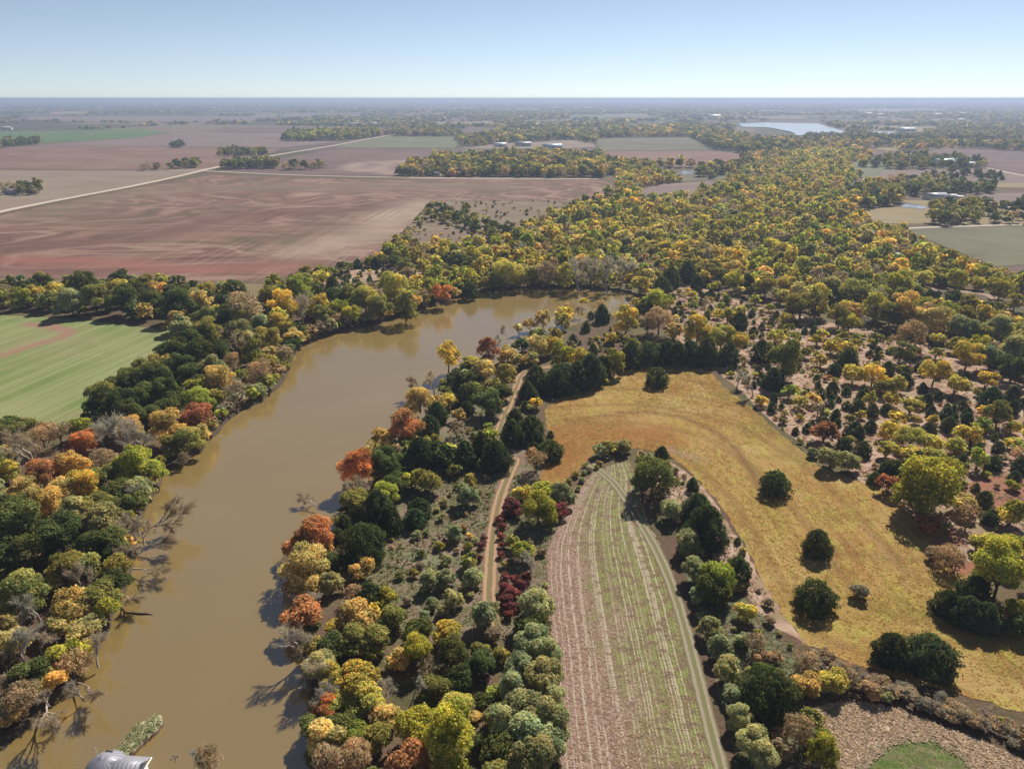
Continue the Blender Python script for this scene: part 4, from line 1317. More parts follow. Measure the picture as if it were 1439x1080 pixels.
scatter([(1000, 790), (1060, 850), (1085, 880), (1130, 930), (1190, 955), (1150, 1000), (1165, 1100), (1040, 1100), (1010, 960), (985, 870)], 3.0, (1.1, 2.8), [('w', 50), ('o', 18), ('t', 25), ('l', 7)], cover=.6, dens=.8, cat='shrub', thin=patchy(6, -1.2, 1.0, 8))
scatter([(905, 640), (945, 655), (985, 690), (1040, 770), (1090, 860), (1060, 850), (1010, 770), (960, 720), (930, 690)], 3.0, (1.0, 2.4), [('w', 30), ('t', 45), ('o', 20)], cover=.65, dens=.7, cat='shrub')
scatter([(838, 645), (845, 632), (895, 629), (940, 640), (925, 652), (880, 645)], 2.4, (1.8, 3.2), [('o', 40), ('l', 20), ('w', 20), ('t', 20)], cover=.5, dens=1.2, cat='shrub')
scatter([(788, 685), (808, 668), (836, 645), (845, 655), (815, 688), (790, 725), (775, 760), (768, 740)], 2.4, (1.2, 2.4), [('w', 60), ('o', 25), ('t', 15)], cover=.6, dens=1.0, cat='shrub')
scatter([(1010, 515), (1060, 560), (1110, 605), (1160, 645), (1240, 680), (1280, 700), (1300, 690), (1200, 640), (1120, 580), (1050, 530)], 3.2, (1.3, 3.2), [('t', 50), ('o', 20), ('b', 10), ('w', 20)], cover=.6, dens=.8, cat='shrub')
# trees overhanging the water on both banks
for side, lo_, hi_, codes in ((W(RIVER_L), 4.5, 8.0, 'ootwgdbtlo'), (W(RIVER_R[8:]), 4.0, 7.0, 'oogtdbwtrg')):
    bl = smooth_open(side, 12)
    acc = 0
    for (ax, ay), (bx_, by_) in zip(bl[:-1], bl[1:]):
        acc += math.hypot(bx_ - ax, by_ - ay)
        if acc > 5.2:
            acc = TR.uniform(-1, 1.5)
            nx, ny = by_ - ay, ax - bx_
            ln = math.hypot(nx, ny) + 1e-6
            for sg in (1, -1):
                q = (ax + sg * nx / ln * .9, ay + sg * ny / ln * .9)
                if not inside(NO_TREES[0], np.array([q[0]]), np.array([q[1]]))[0]:
                    wq = TR.uniform(lo_, hi_)
                    while wq > 1.8 and blocks_view(q[0], q[1], wq, wq * .8):
                        wq *= .82
                    t = add_tree(q[0], q[1], wq, TR.choice(codes), wq * TR.uniform(.7, .95))
                    break
# farther woods, farmsteads and tree belts
scatter([(556, 248), (575, 238), (620, 224), (700, 219), (838, 219), (862, 231), (990, 236), (1040, 236), (1000, 252), (940, 240), (870, 244), (842, 250), (700, 249)], 8.5, (9, 14), [('o', 30), ('g', 30), ('y', 12), ('l', 6), ('d', 6), ('t', 14), ('c', 8)], cover=.34, dens=1.5, avoid=False, thin=lambda X, Y: np.where(inside(np.array(W([(750, 234), (800, 233), (800, 242), (750, 242)])), X, Y) | inside(np.array(W([(925, 237), (985, 236), (985, 247), (925, 248)])), X, Y), 0, 1))
scatter([(310, 237), (330, 232.5), (390, 231), (392, 237), (312, 238)], 8, (10, 14), [('g', 70), ('o', 30)], cover=.35, dens=1.5, avoid=False)
scatter([(395, 237), (455, 234), (458, 238), (400, 240)], 9, (9, 13), [('g', 50), ('t', 25), ('b', 25)], cover=.38, dens=1.2, avoid=False)
scatter([(236, 237), (280, 230), (282, 235), (240, 238)], 10, (9, 13), [('g', 60), ('o', 40)], cover=.42, dens=.9, avoid=False)
scatter([(200, 240), (222, 236), (222, 239.5), (202, 241)], 9, (8, 12), [('g', 60), ('t', 40)], cover=.4, dens=1, avoid=False)
scatter([(306, 219), (320, 214), (375, 215), (376, 219), (310, 220.5)], 11, (9, 14), [('g', 70), ('o', 30)], cover=.42, dens=1.0, avoid=False)
scatter([(0, 273), (25, 264), (58, 266), (58, 274), (30, 275)], 8, (7, 11), [('g', 60), ('t', 30), ('o', 10)], cover=.4, dens=1, avoid=False)
scatter([(242, 206), (258, 204.5), (258, 207.5), (243, 208)], 10, (10, 14), [('g', 100)], cover=.36, dens=1.5, avoid=False)
scatter([(-40, 207), (0, 203), (55, 199.5), (56, 203), (0, 208.5)], 11, (10, 15), [('g', 80), ('o', 20)], cover=.36, dens=1.3, avoid=False)
scatter([(398, 199), (410, 189), (480, 186.5), (530, 187), (535, 191.5), (480, 198)], 12, (12, 17), [('o', 50), ('l', 20), ('g', 30)], cover=.34, dens=1.4, avoid=False)
scatter([(535, 188), (570, 185.5), (640, 187), (650, 192), (560, 192)], 13, (12, 17), [('g', 50), ('o', 30), ('t', 20)], cover=.36, dens=1.2, avoid=False)
scatter([(640, 197), (700, 186), (830, 184), (838, 192), (838, 204), (800, 196), (720, 201), (660, 208)], 15, (10, 15), [('g', 45), ('o', 35), ('t', 15), ('y', 5)], cover=.42, dens=.75, avoid=False)
scatter([(835, 194), (845, 184), (950, 180), (1030, 191), (1060, 198), (1190, 203), (1265, 205), (1180, 212), (1098, 216), (1050, 216.5), (1000, 209), (970, 192.5), (900, 193)], 13, (11, 17), [('g', 45), ('o', 30), ('d', 8), ('t', 14), ('y', 4)], cover=.36, dens=1.2, avoid=False)
scatter([(1030, 237), (1060, 220), (1095, 218), (1190, 206), (1225, 218), (1215, 236), (1180, 212), (1120, 217), (1060, 236)], 9, (9, 14), [('d', 30), ('o', 30), ('t', 25), ('g', 15)], cover=.38, dens=1.0, avoid=False)
scatter([(1225, 236), (1250, 222), (1300, 222), (1380, 230), (1392, 236), (1330, 238), (1260, 239)], 12, (9, 14), [('g', 65), ('o', 25), ('t', 10)], cover=.45, dens=.6, avoid=False)
scatter([(1250, 206), (1300, 203), (1439, 206), (1560, 214), (1560, 222), (1439, 213), (1350, 208), (1270, 212)], 13, (11, 16), [('o', 40), ('d', 15), ('g', 35), ('t', 10)], cover=.38, dens=1.0, avoid=False)
scatter([(1235, 258), (1310, 247), (1325, 250), (1300, 262), (1250, 270)], 11, (7, 11), [('g', 50), ('o', 30), ('t', 20)], cover=.5, dens=.5, avoid=False)
scatter([(1270, 272), (1290, 262), (1350, 264), (1395, 266), (1390, 272), (1330, 276), (1280, 276)], 7.5, (8, 12), [('g', 60), ('o', 25), ('w', 15)], cover=.4, dens=1.1, avoid=False)
scatter([(1303, 312), (1308, 296), (1325, 289), (1388, 294), (1395, 302), (1365, 310), (1330, 318), (1310, 317)], 7, (8, 12), [('o', 55), ('g', 30), ('t', 15)], cover=.36, dens=1.4, avoid=False)
scatter([(1220, 318), (1260, 318.5), (1380, 311), (1439, 306), (1500, 306), (1500, 316), (1380, 315), (1290, 318.5), (1240, 321)], 9, (6, 10), [('g', 50), ('o', 35), ('t', 15)], cover=.5, dens=.55, avoid=False)
scatter([(1180, 290), (1196, 270), (1240, 258), (1262, 276), (1262, 288), (1235, 292), (1210, 295)], 7.5, (8, 12), [('g', 35), ('o', 40), ('y', 15), ('c', 10)], cover=.38, dens=1.2, avoid=False)
scatter([(1400, 292), (1439, 285), (1560, 290), (1560, 302), (1439, 302), (1410, 300)], 9, (7, 11), [('g', 70), ('o', 30)], cover=.5, dens=.6, avoid=False)
scatter([(1330, 243), (1380, 243), (1420, 249), (1410, 254), (1330, 252)], 18, (8, 11), [('c', 60), ('g', 40)], cover=.6, dens=.6, avoid=False)

# ------------------------------------------------------------------ individuals and masses
for t in TREES:
    px, py, f = proj(t['x'], t['y'], t['h'] * .5)
    t['px'], t['py'], t['spx'] = px, py, t['w'] * FPX / f
    t['in'] = -t['spx'] * .4 < px < 1439 + t['spx'] * .4 and 100 < py < 1080 + t['spx'] * .45
KEEP = [t for t in TREES if t['in'] or (-260 < t['px'] < 1700 and t['py'] < 1400)]
SINGLE, REST = [], {}
for cat in ('broadleaf tree', 'cedar tree', 'bare tree', 'shrub'):
    L = sorted([t for t in KEEP if t['cat'] == cat], key=lambda t: -t['spx'] * (1 if t['in'] else .001))
    vis = [t for t in L if t['in']][:300]
    ids = {id(t) for t in vis}
    SINGLE += vis
    REST[cat] = [t for t in L if id(t) not in ids]
print('TREES', len(TREES), 'keep', len(KEEP), 'single', len(SINGLE), {k: len(v) for k, v in REST.items()}, 'min px', {c: round(min([t['spx'] for t in SINGLE if t['cat'] == c] or [0]), 1) for c in REST})

MARKS = [(165, 1070, 'grey-roofed boathouse'), (200, 1030, 'grassy spit'), (195, 862, 'floating log'), (222, 715, 'leaning fallen tree'), (10, 830, 'left photo margin'),
         (50, 700, 'green field lower corner'), (170, 560, 'green field lower edge'), (245, 470, 'green field upper corner'), (90, 440, 'green field top edge'),
         (330, 410, 'pasture below ploughed field'), (410, 490, 'first left-bank point'), (470, 420, 'north shore inlet'), (540, 385, 'bare slope of young cedars'),
         (610, 420, 'north shore middle'), (690, 395, 'north shore by the bend'), (800, 385, 'head of the river bend'), (880, 400, 'river tip'),
         (660, 315, 'scrub pasture'), (585, 315, 'corner of the ploughed field'), (720, 470, 'right bank near the bend'), (640, 520, 'right bank middle'), (735, 520, 'upper end of dirt track'),
         (705, 600, 'dirt track middle'), (720, 650, 'shaded gap in dirt track'), (690, 830, 'lower end of dirt track'), (580, 590, 'right bank bulge'), (500, 670, 'orange bank trees'), (430, 770, 'orange cluster at the water'),
         (450, 900, 'shadowed water edge'), (500, 1000, 'woods at photo bottom'), (620, 1040, 'lime trees at bottom'), (740, 1000, 'grey-green thicket'), (600, 840, 'brush hollow'),
         (710, 770, 'crimson sumac patch'), (560, 770, 'weedy clearing'), (915, 670, 'lone crop-strip tree'), (860, 635, 'tip of the crop strip'), (985, 730, 'cedar row at the meadow'), (1020, 810, 'lime crop-strip tree'),
         (1075, 970, 'big cedar by the hedge'), (1010, 960, 'crop strip right edge'), (1160, 945, 'start of the grey hedge'), (1330, 990, 'middle of the grey hedge'), (1430, 1030, 'end of the grey hedge'), (1150, 1050, 'pale dry grass patch'),
         (920, 528, 'lone cedar atop the meadow'), (1088, 673, 'lone cedar mid-meadow'), (1148, 765, 'cedar beside brown swale'), (1147, 832, 'meadow cedar above the pair'), (1280, 915, 'pair of meadow cedars'),
         (1370, 850, 'dark cedar clump on the right'), (1330, 780, 'brushy notch in the meadow'), (1300, 690, 'big yellow-green tree'), (1390, 690, 'red grass patch'), (1160, 605, 'red shrub past the meadow'),
         (830, 520, 'dark thicket above the meadow'), (960, 490, 'cedar wall above the meadow'), (1080, 520, 'meadow upper right rim'), (1000, 440, 'bare slope past the river tip'), (1150, 470, 'savanna upper edge'),
         (1220, 540, 'cedar savanna middle'), (1330, 500, 'savanna right part'), (1400, 600, 'savanna at the right margin'), (1310, 450, 'pale golden trees'), (1410, 435, 'path on the right'),
         (1248, 365, 'brown cabin in the wood'), (1370, 350, 'grey-green field edge'), (950, 370, 'wood behind the river tip'), (1080, 390, 'wood above the savanna'), (900, 310, 'middle of the yellow wood'), (1050, 310, 'upper yellow wood'),
         (1150, 330, 'right part of yellow wood'), (770, 330, 'left end of yellow wood'), (950, 270, 'lilac field in the wood'), (340, 235, 'tree belt by the road'), (640, 240, 'far farm copse')]
used_mark = {id(m): 0 for m in MARKS}


def rel_phrase(dx, dy):
    d = math.hypot(dx, dy)
    if d < 14:
        return 'at'
    near = 'just ' if d < 36 else ''
    if abs(dx) > 2.2 * abs(dy):
        return near + ('left of' if dx < 0 else 'right of')
    if abs(dy) > 2.2 * abs(dx):
        return near + ('above' if dy < 0 else 'below')
    return near + ('above ' if dy < 0 else 'below ') + ('left of' if dx < 0 else 'right of')


NOUN = {'broadleaf tree': 'tree', 'cedar tree': 'cedar', 'bare tree': 'tree', 'shrub': 'shrub'}


def size_word(t):
    q = {'broadleaf tree': (6.5, 9.5, 12.5), 'cedar tree': (3.2, 5, 7.5), 'bare tree': (6, 9, 12), 'shrub': (1.6, 2.4, 3.4)}[t['cat']]
    return ('small', 'mid-sized', 'large', 'very large')[sum(t['w'] > v for v in q)]


ORD = 'first second third fourth fifth sixth seventh eighth ninth tenth eleventh twelfth'.split()


def make_labels(L):
    for t in L:
        m = min(MARKS, key=lambda m: math.hypot(m[0] - t['px'], (m[1] - t['py']) * 1.25))
        rp = rel_phrase(t['px'] - m[0], t['py'] - m[1])
        wd = t['word'] if not (t['code'] == 'b' and t['cat'] == 'shrub') else 'leafless grey'
        t['lab'] = f"{size_word(t)} {wd} {NOUN[t['cat']]} {rp} the {m[2]}"
    by = {}
    for t in L:
        by.setdefault(t['lab'], []).append(t)
    for lab, ts in list(by.items()):
        if len(ts) < 2:
            continue
        for t in ts:
            o = min((u for u in L if u is not t and u['word'] != t['word']), key=lambda u: (u['px'] - t['px']) ** 2 + (u['py'] - t['py']) ** 2)
            t['lab2'] = lab + f", next to {'an' if o['word'][0] in 'aeiou' else 'a'} {o['word']} {NOUN[o['cat']]}"
        b2 = {}
        for t in ts:
            b2.setdefault(t['lab2'], []).append(t)
        for l2, us in b2.items():
            if len(us) == 1 and len(l2.replace(',', ' ').replace('-', ' ').split()) <= 16:
                us[0]['lab'] = l2
            else:
                for u in us:
                    u['ord'] = True
        us = [t for t in ts if t.get('ord')]
        if us:
            xs = sorted(ts, key=lambda t: t['px'])
            for t in us:
                i = xs.index(t)
                t['lab'] = lab + (', ' + (ORD[i] + ' from left' if i < 12 else ORD[min(11, len(xs) - 1 - i)] + ' from right'))


make_labels(SINGLE)
for t in SINGLE:
    for a, b in (('', ''), ('just ', ''), ('very large', 'huge'), (' left of the', ' left of'), (' right of the', ' right of'), (', next to', ' by')):
        if len(t['lab'].replace(',', ' ').split()) > 16:
            t['lab'] = t['lab'].replace(a, b) if a else t['lab']
NAMES = {'broadleaf tree': 'broadleaf_tree', 'cedar tree': 'cedar_tree', 'bare tree': 'bare_tree', 'shrub': 'shrub'}
GROUPS = {'broadleaf tree': 'broadleaf trees of the river woods', 'cedar tree': 'cedars of the meadow and savanna', 'bare tree': 'leafless grey trees', 'shrub': 'shrubs of the brushland'}
for t in SINGLE:
    lod = 'hi' if t['spx'] > 40 else 'mid' if t['spx'] > 15 else 'lo'
    if t['cat'] == 'shrub' and lod == 'hi':
        lod = 'mid'
    tr, cr = proto_mesh(t['kind'], t['var'], lod)
    r = bpy.data.objects.new(NAMES[t['cat']], None)
    r.empty_display_size = .5
    COL.objects.link(r)
    r.location = (t['x'], t['y'], 0)
    r.rotation_euler = (TR.uniform(-.04, .04), TR.uniform(-.04, .04), t['rot'])
    r.scale = (t['w'], t['w'], t['h'])
    tag(r, t['lab'], t['cat'], GROUPS[t['cat']])
    link('trunk' if t['cat'] != 'shrub' else 'stems', tr, r)
    c = link('twigs' if t['kind'] == 'bare' else 'crown', cr, r)
    c.color = (*t['col'], 1)


def merge(name, trees, mat, lodf, label=None):
    Vs, Qs, Cs, off = [], [], [], 0
    for t in trees:
        (tv, tq), (cv, cq, cc) = proto(t['kind'], t['var'], lodf(t))
        ca, sa = math.cos(t['rot']), math.sin(t['rot'])
        col = np.array(t['col'], np.float32)
        parts = [(cv, cq, cc * col)]
        if t['kind'] == 'bare' or t['spx'] > 14:
            parts.append((tv, tq, np.tile(np.array((.30, .26, .22) if t['kind'] == 'bare' else (.11, .085, .06), np.float32), (len(tv), 1))))
        for v, q, c in parts:
            X = np.empty((len(v), 3), np.float32)
            X[:, 0] = (v[:, 0] * ca - v[:, 1] * sa) * t['w'] + t['x']
            X[:, 1] = (v[:, 0] * sa + v[:, 1] * ca) * t['w'] + t['y']
            X[:, 2] = v[:, 2] * t['h']
            Vs.append(X)
            Qs.append(q + off)
            Cs.append(c)
            off += len(v)
    if not Vs:
        return None
    o = link(name, build_mesh(name, np.concatenate(Vs), quads=np.concatenate(Qs), mat=mat, attr={'tint': np.concatenate(Cs)}))
    return tag(o, label, None, None, 'stuff')


lodf = lambda t: 'mid' if t['spx'] > 30 else 'lo' if t['spx'] > 9 else 'far'
merge('broadleaf_woodland', REST['broadleaf tree'], M_mass, lodf, 'yellow and olive autumn woodland filling the land behind the river bend')
merge('cedar_scatter', REST['cedar tree'], M_mass, lodf, 'dark young cedars strewn over pink-brown pasture')
merge('shrub_cover', REST['shrub'], M_mass, lodf, 'low weedy shrubs and brush covering the clearings')
merge('bare_woodland', REST['bare tree'], M_mass, lodf, 'leafless grey trees among the far woodland')

# distant woods, far beyond the single trees
def vnoise(X, Y, seed):
    g = np.random.default_rng(seed)
    tab = g.random((64, 64))
    xi, yi = np.floor(X).astype(int), np.floor(Y).astype(int)
    fx, fy = X - xi, Y - yi
    fx, fy = fx * fx * (3 - 2 * fx), fy * fy * (3 - 2 * fy)
    a, b = tab[xi % 64, yi % 64], tab[(xi + 1) % 64, yi % 64]
    c, d = tab[xi % 64, (yi + 1) % 64], tab[(xi + 1) % 64, (yi + 1) % 64]
    return (a * (1 - fx) + b * fx) * (1 - fy) + (c * (1 - fx) + d * fx) * fy


far_polys = [np.array(W(f[0])) for f in FAR] + [np.array(W(p)) for p in ([(1030, 173), (1075, 171.5), (1150, 173), (1190, 184), (1190, 192), (1030, 192)], [(1215, 184.5), (1300, 185), (1300, 192), (1215, 192)])]
RD = TRACKS[2][0]
FW = []
g = np.random.default_rng(5)
for (ya, yb, cnt, wa, wb, lo) in [(1150, 2600, 26000, 11, 17, .60), (2600, 6000, 22000, 18, 34, .50), (6000, 13000, 14000, 40, 80, .38), (13000, 26000, 9000, 90, 170, .28)]:
    Y = np.sqrt(g.random(cnt) * (yb ** 2 - ya ** 2) + ya ** 2)
    X = g.uniform(-.78, .80, cnt) * Y
    d = .6 * vnoise(X / 520 + 9, Y / 700, 1) + .4 * vnoise(X / 130, Y / 260 + 3, 2)
    d += .12 * np.clip(X / (Y + 1), -.8, .8)
    line = np.minimum(np.abs(((Y + .25 * X) / 810) % 1 - .5), np.abs(((X - .22 * Y) / 810) % 1 - .5)) * 810
    k = (d > lo) | ((line < 14) & (g.random(cnt) < .8))
    for q in far_polys:
        k &= ~inside(q, X, Y)
    k &= dist_poly(RD, X, Y) > 14
    qx, qy, _ = proj_np(np.stack([X, Y, 0 * X], 1))
    k &= np.where(qx < 650, qy < 184, qy < 197)
    for x, y in zip(X[k], Y[k]):
        wd = TR.uniform(wa, wb)
        code = TR.choice('ggggoooottdgg')
        col = PAL[code][0]
        j = TR.uniform(.75, 1.15)
        FW.append(dict(x=x, y=y, w=wd, h=TR.uniform(9, 15), kind=TR.choice(('round', 'wide')), var=TR.randrange(6), rot=TR.uniform(0, 6.3), col=tuple(c * j for c in col), spx=1, code=code))
LOD['dot'] = (22, .42)
merge('distant_woods', FW, M_mass, lambda t: 'far' if t['y'] < 2600 else 'dot', 'blue-grey distant woods and tree belts towards the horizon')

# ------------------------------------------------------------------ fallen trees and drift wood
def fallen(px, py, az, tilt, ht, label, var, spread=.55):
    x, y = at(px, py)
    r = bpy.data.objects.new('fallen_tree', None)
    COL.objects.link(r)
    r.location = (x, y, .2)
    r.rotation_euler = (0, math.radians(tilt), math.radians(az))
    r.scale = (ht * spread, ht * spread, ht)
    tag(r, label, 'fallen tree', 'dead trees fallen over the water')
    tr, cr = proto_mesh('bare', var, 'hi')
    link('trunk', tr, r)
    c = link('twigs', cr, r)
    c.color = (.34, .27, .21, 1)


fallen(196, 752, 28, 62, 15, 'bleached dead tree leaning far out over brown water, highest of those fallen from left bank', 1)
fallen(192, 770, -6, 80, 12, 'thin dead trunk lying almost flat on the water under the leaning tree', 2, .35)
fallen(188, 800, -14, 74, 11, 'forked dead limb reaching over water below the leaning tree, pale twigs', 3, .5)
fallen(168, 838, -22, 76, 9, 'short dead limb dipping into the river above the floating log', 4, .5)
fallen(110, 960, -30, 66, 11, 'brown dead tree leaning over the water near the left bottom corner', 5, .5)
fallen(66, 992, -55, 72, 12, 'dead tree sunk against the left bank near the grassy spit', 0, .45)
fallen(232, 655, 10, 74, 8, 'small dead limb at the water beside the rusty bank trees', 2, .5)
fallen(446, 712, 150, 70, 7.5, 'bleached dead tree leaning left from right bank over the river', 3, .6)
fallen(598, 560, 150, 50, 11, 'leafless tree leaning over the river at the right bank bulge', 1, .6)

x, y = at(195, 862, -1.1)
tv, tq = tubes([[((-3.2, .5, -.02), .10), ((-1.5, .15, .06), .17), ((.4, -.1, .10), .2), ((2.3, -.15, .02), .14), ((3.4, -.5, -.1), .07)],
                [((-.6, 0, .1), .08), ((-1.4, .55, .2), .05), ((-2.0, .8, .12), .03)], [((.9, -.1, .1), .07), ((1.6, .45, .22), .04)]], 7)
lo = link('driftwood_log', build_mesh('driftwood_log', tv, quads=tq, mat=mat_plain('wet_wood', (.05, .038, .028), .7, .3, .3, 3), smooth=True), None, (x, y, -1.05))
tag(lo, 'dark branched log floating alone on the brown river', 'log')

# ------------------------------------------------------------------ grassy spit and the boathouse
SPIT = W([(118, 1100), (150, 1062), (168, 1044), (188, 1018), (206, 1008), (222, 1001), (228, 1009), (220, 1022), (205, 1036), (190, 1050), (172, 1068), (160, 1100)])
sp = smooth_closed(SPIT, 5)
sp = [(a + R.uniform(-.12, .12), b + R.uniform(-.12, .12)) for a, b in sp]
spV, spT = fill(sp, 1.1)
gg = np.random.default_rng(3)
nb = len(sp)
edge = dist_poly(sp + [sp[0]], spV[:, 0], spV[:, 1])
spV[:, 2] = -.35 + .30 * np.clip(edge / 1.5, 0, 1) + gg.uniform(-.05, .05, len(spV))
spT = np.array(spT)
nn = np.cross(spV[spT[:, 1]] - spV[spT[:, 0]], spV[spT[:, 2]] - spV[spT[:, 0]])[:, 2]
spT[nn < 0] = spT[nn < 0][:, ::-1]
cen = np.array(sp).mean(0)
low = np.array([((a - cen[0]) * 1.14 + cen[0], (b - cen[1]) * 1.14 + cen[1], -1.8) for a, b in sp])
sk = []
for i in range(nb):
    j = (i + 1) % nb
    sk.append((i, j, len(spV) + j, len(spV) + i))
mm = Mat('spit_grass')
n1 = mm.noise(.5, 4, .65)
n2 = mm.noise(2.2, 4, .7)
geo = mm.new('ShaderNodeNewGeometry')
sx = mm.new('ShaderNodeSeparateXYZ')
mm.put(sx.inputs[0], geo.outputs['Position'])
cc = mm.ramp(n1, [(.3, (.20, .22, .09)), (.5, (.33, .31, .18)), (.7, (.26, .25, .12))])
cc = mm.mix(mm.step(n2, .5, .7), cc, (.36, .30, .22))
cc = mm.mix(mm.step(sx.outputs[2], -.33, -.6), cc, (.14, .09, .06))
o = link('grassy_spit', build_mesh('grassy_spit', np.concatenate([spV, low]), quads=sk, tris=spT, mat=mm.surface(cc, .95, .1, mm.bump(n2, .6, .2))))
tag(o, kind='structure')

M_metal = mat_plain('grey_roofing', (.24, .24, .27), .45, .5, .06, 1.5)
M_white = mat_plain('white_paint', (.72, .71, .68), .6, .3, .06, 1)
M_glass = mat_plain('dark_glass', (.02, .025, .03), .12, .5, .1, 1)
M_dark = mat_plain('dark_opening', (.03, .03, .035), .6, .3, .1, 1)


def box(x0, x1, y0, y1, z0, z1):
    V = [(x, y, z) for z in (z0, z1) for y in (y0, y1) for x in (x0, x1)]
    Q = [(0, 2, 3, 1), (4, 5, 7, 6), (0, 1, 5, 4), (2, 6, 7, 3), (0, 4, 6, 2), (1, 3, 7, 5)]
    return V, Q


def boxes(bs):
    V, Q = [], []
    for b in bs:
        v, q = box(*b)
        Q += [tuple(i + len(V) for i in f) for f in q]
        V += v
    return V, Q


def part(name, VQ, mat, parent, tris=None):
    return link(name, build_mesh(name, VQ[0], quads=VQ[1], tris=tris, mat=mat), parent)


def prism_roof(x0, x1, y0, y1, z, hh, over=.4, th=.18):
    """gable roof with thickness, ridge along x"""
    x0, x1, y0, y1 = x0 - over, x1 + over, y0 - over, y1 + over
    ym = (y0 + y1) / 2
    prof = [(y0, z), (ym, z + hh), (y1, z), (y1, z - th), (ym, z + hh - th), (y0, z - th)]
    V = [(x0, a, b) for a, b in prof] + [(x1, a, b) for a, b in prof]
    Q = []
    for i in range(6):
        j = (i + 1) % 6
        Q.append((i, j, j + 6, i + 6))
    Q = [q[::-1] for q in Q]
    Q += [(0, 1, 4, 5), (1, 2, 3, 4), (6, 11, 10, 7), (7, 10, 9, 8)]
    return V, Q


# boathouse: a round end with a conical roof and a gabled wing with a rooflight
bx, by = at(160, 1079, 3.4)
bh = bpy.data.objects.new('boathouse', None)
COL.objects.link(bh)
bh.location = (bx, by + 1.3, -.9)
bh.rotation_euler = (0, 0, math.radians(-4))
tag(bh, 'grey metal-roofed boathouse with a rounded end standing beside the grassy spit', 'boathouse')
V, Q, T = [], [], []
NSD = 20
for i in range(NSD):
    a = 2 * PI * i / NSD
    V += [(-2.4 + 2.5 * math.cos(a), 2.5 * math.sin(a), -1), (-2.4 + 2.5 * math.cos(a), 2.5 * math.sin(a), 2.9)]
for i in range(NSD):
    j = (i + 1) % NSD
    Q.append((2 * i, 2 * j, 2 * j + 1, 2 * i + 1))
v2, q2 = box(-1.6, 3.3, -2.3, 1.7, -1, 2.9)
Q += [tuple(k + len(V) for k in f) for f in q2]
V += v2
part('wall', (V, Q), M_white, bh)
V, Q, T = [], [], []
rings = [(3.1, 2.75), (3.1, 2.9), (2.4, 3.75), (1.3, 4.5), (.35, 4.85)]
for rr, zz in rings:
    for i in range(NSD):
        a = 2 * PI * i / NSD
        V.append((-2.4 + rr * math.cos(a), rr * math.sin(a), zz))
for k in range(len(rings) - 1):
    for i in range(NSD):
        j = (i + 1) % NSD
        Q.append((k * NSD + i, k * NSD + j, (k + 1) * NSD + j, (k + 1) * NSD + i))
V.append((-2.4, 0, 4.9))
for i in range(NSD):
    T.append(((len(rings) - 1) * NSD + i, (len(rings) - 1) * NSD + (i + 1) % NSD, len(V) - 1))
rd = part('round_roof', (V, Q), M_metal, bh, T)
tv, tq = tubes([[((-2.4 + rr * math.cos(2 * PI * i / 20), rr * math.sin(2 * PI * i / 20), zz + .02), .025) for rr, zz in rings[1:]] for i in range(20)], 4)
part('roof_seam', (tv, tq), M_metal, rd)
part('gutter', boxes([(-2.9, 3.85, 2.13, 2.23, 2.72, 2.86)]), M_white, bh)
part('rooflight', boxes([(-3.0, -1.9, .55, 1.75, 3.4, 4.42)]), M_glass, rd)
wr_ = part('wing_roof', prism_roof(-1.5, 3.3, -2.3, 1.7, 2.95, 1.5, .5), M_metal, bh)
part('skylight', ([(-.6, 1.2, 3.52), (2.0, 1.2, 3.52), (2.0, .35, 4.06), (-.6, .35, 4.06), (-.6, 1.2, 3.2), (2.0, 1.2, 3.2), (2.0, .35, 3.6), (-.6, .35, 3.6)],
                  [(0, 1, 2, 3), (0, 4, 5, 1), (1, 5, 6, 2), (2, 6, 7, 3), (3, 7, 4, 0), (4, 7, 6, 5)]), M_glass, wr_)
tv, tq = tubes([[((-1.0 + .7 * i, sg * 2.45 - .3, 2.98), .025), ((-1.0 + .7 * i, -.3, 4.52), .025)] for i in range(7) for sg in (-1, 1)], 4)
part('roof_seam', (tv, tq), M_metal, wr_)
part('fascia', boxes([(3.82, 3.95, -2.9, 2.3, 2.6, 2.8)]), M_white, bh)
tv, tq = tubes([[((-4.6, 1.6, 2.8), .05), ((-4.6, 1.6, 5.3), .035)]], 6)
part('pole', (tv, tq), M_white, bh)

# ------------------------------------------------------------------ farmsteads and far houses
ROOFS = {'grey': (.30, .30, .32), 'white': (.66, .66, .66), 'brown': (.13, .09, .07), 'blue': (.30, .42, .52), 'tan': (.38, .30, .22), 'red': (.28, .06, .045)}
MR = {k: mat_plain(k + '_roof', c, .55, .3, .08, .5) for k, c in ROOFS.items()}
WALLS = {'white': (.70, .69, .66), 'tan': (.45, .36, .27), 'brown': (.16, .10, .07), 'grey': (.36, .36, .36), 'red': (.26, .06, .045), 'pale': (.56, .53, .48)}
MW = {k: mat_plain(k + '_wall', c, .8, .2, .08, .5) for k, c in WALLS.items()}
HM = {}


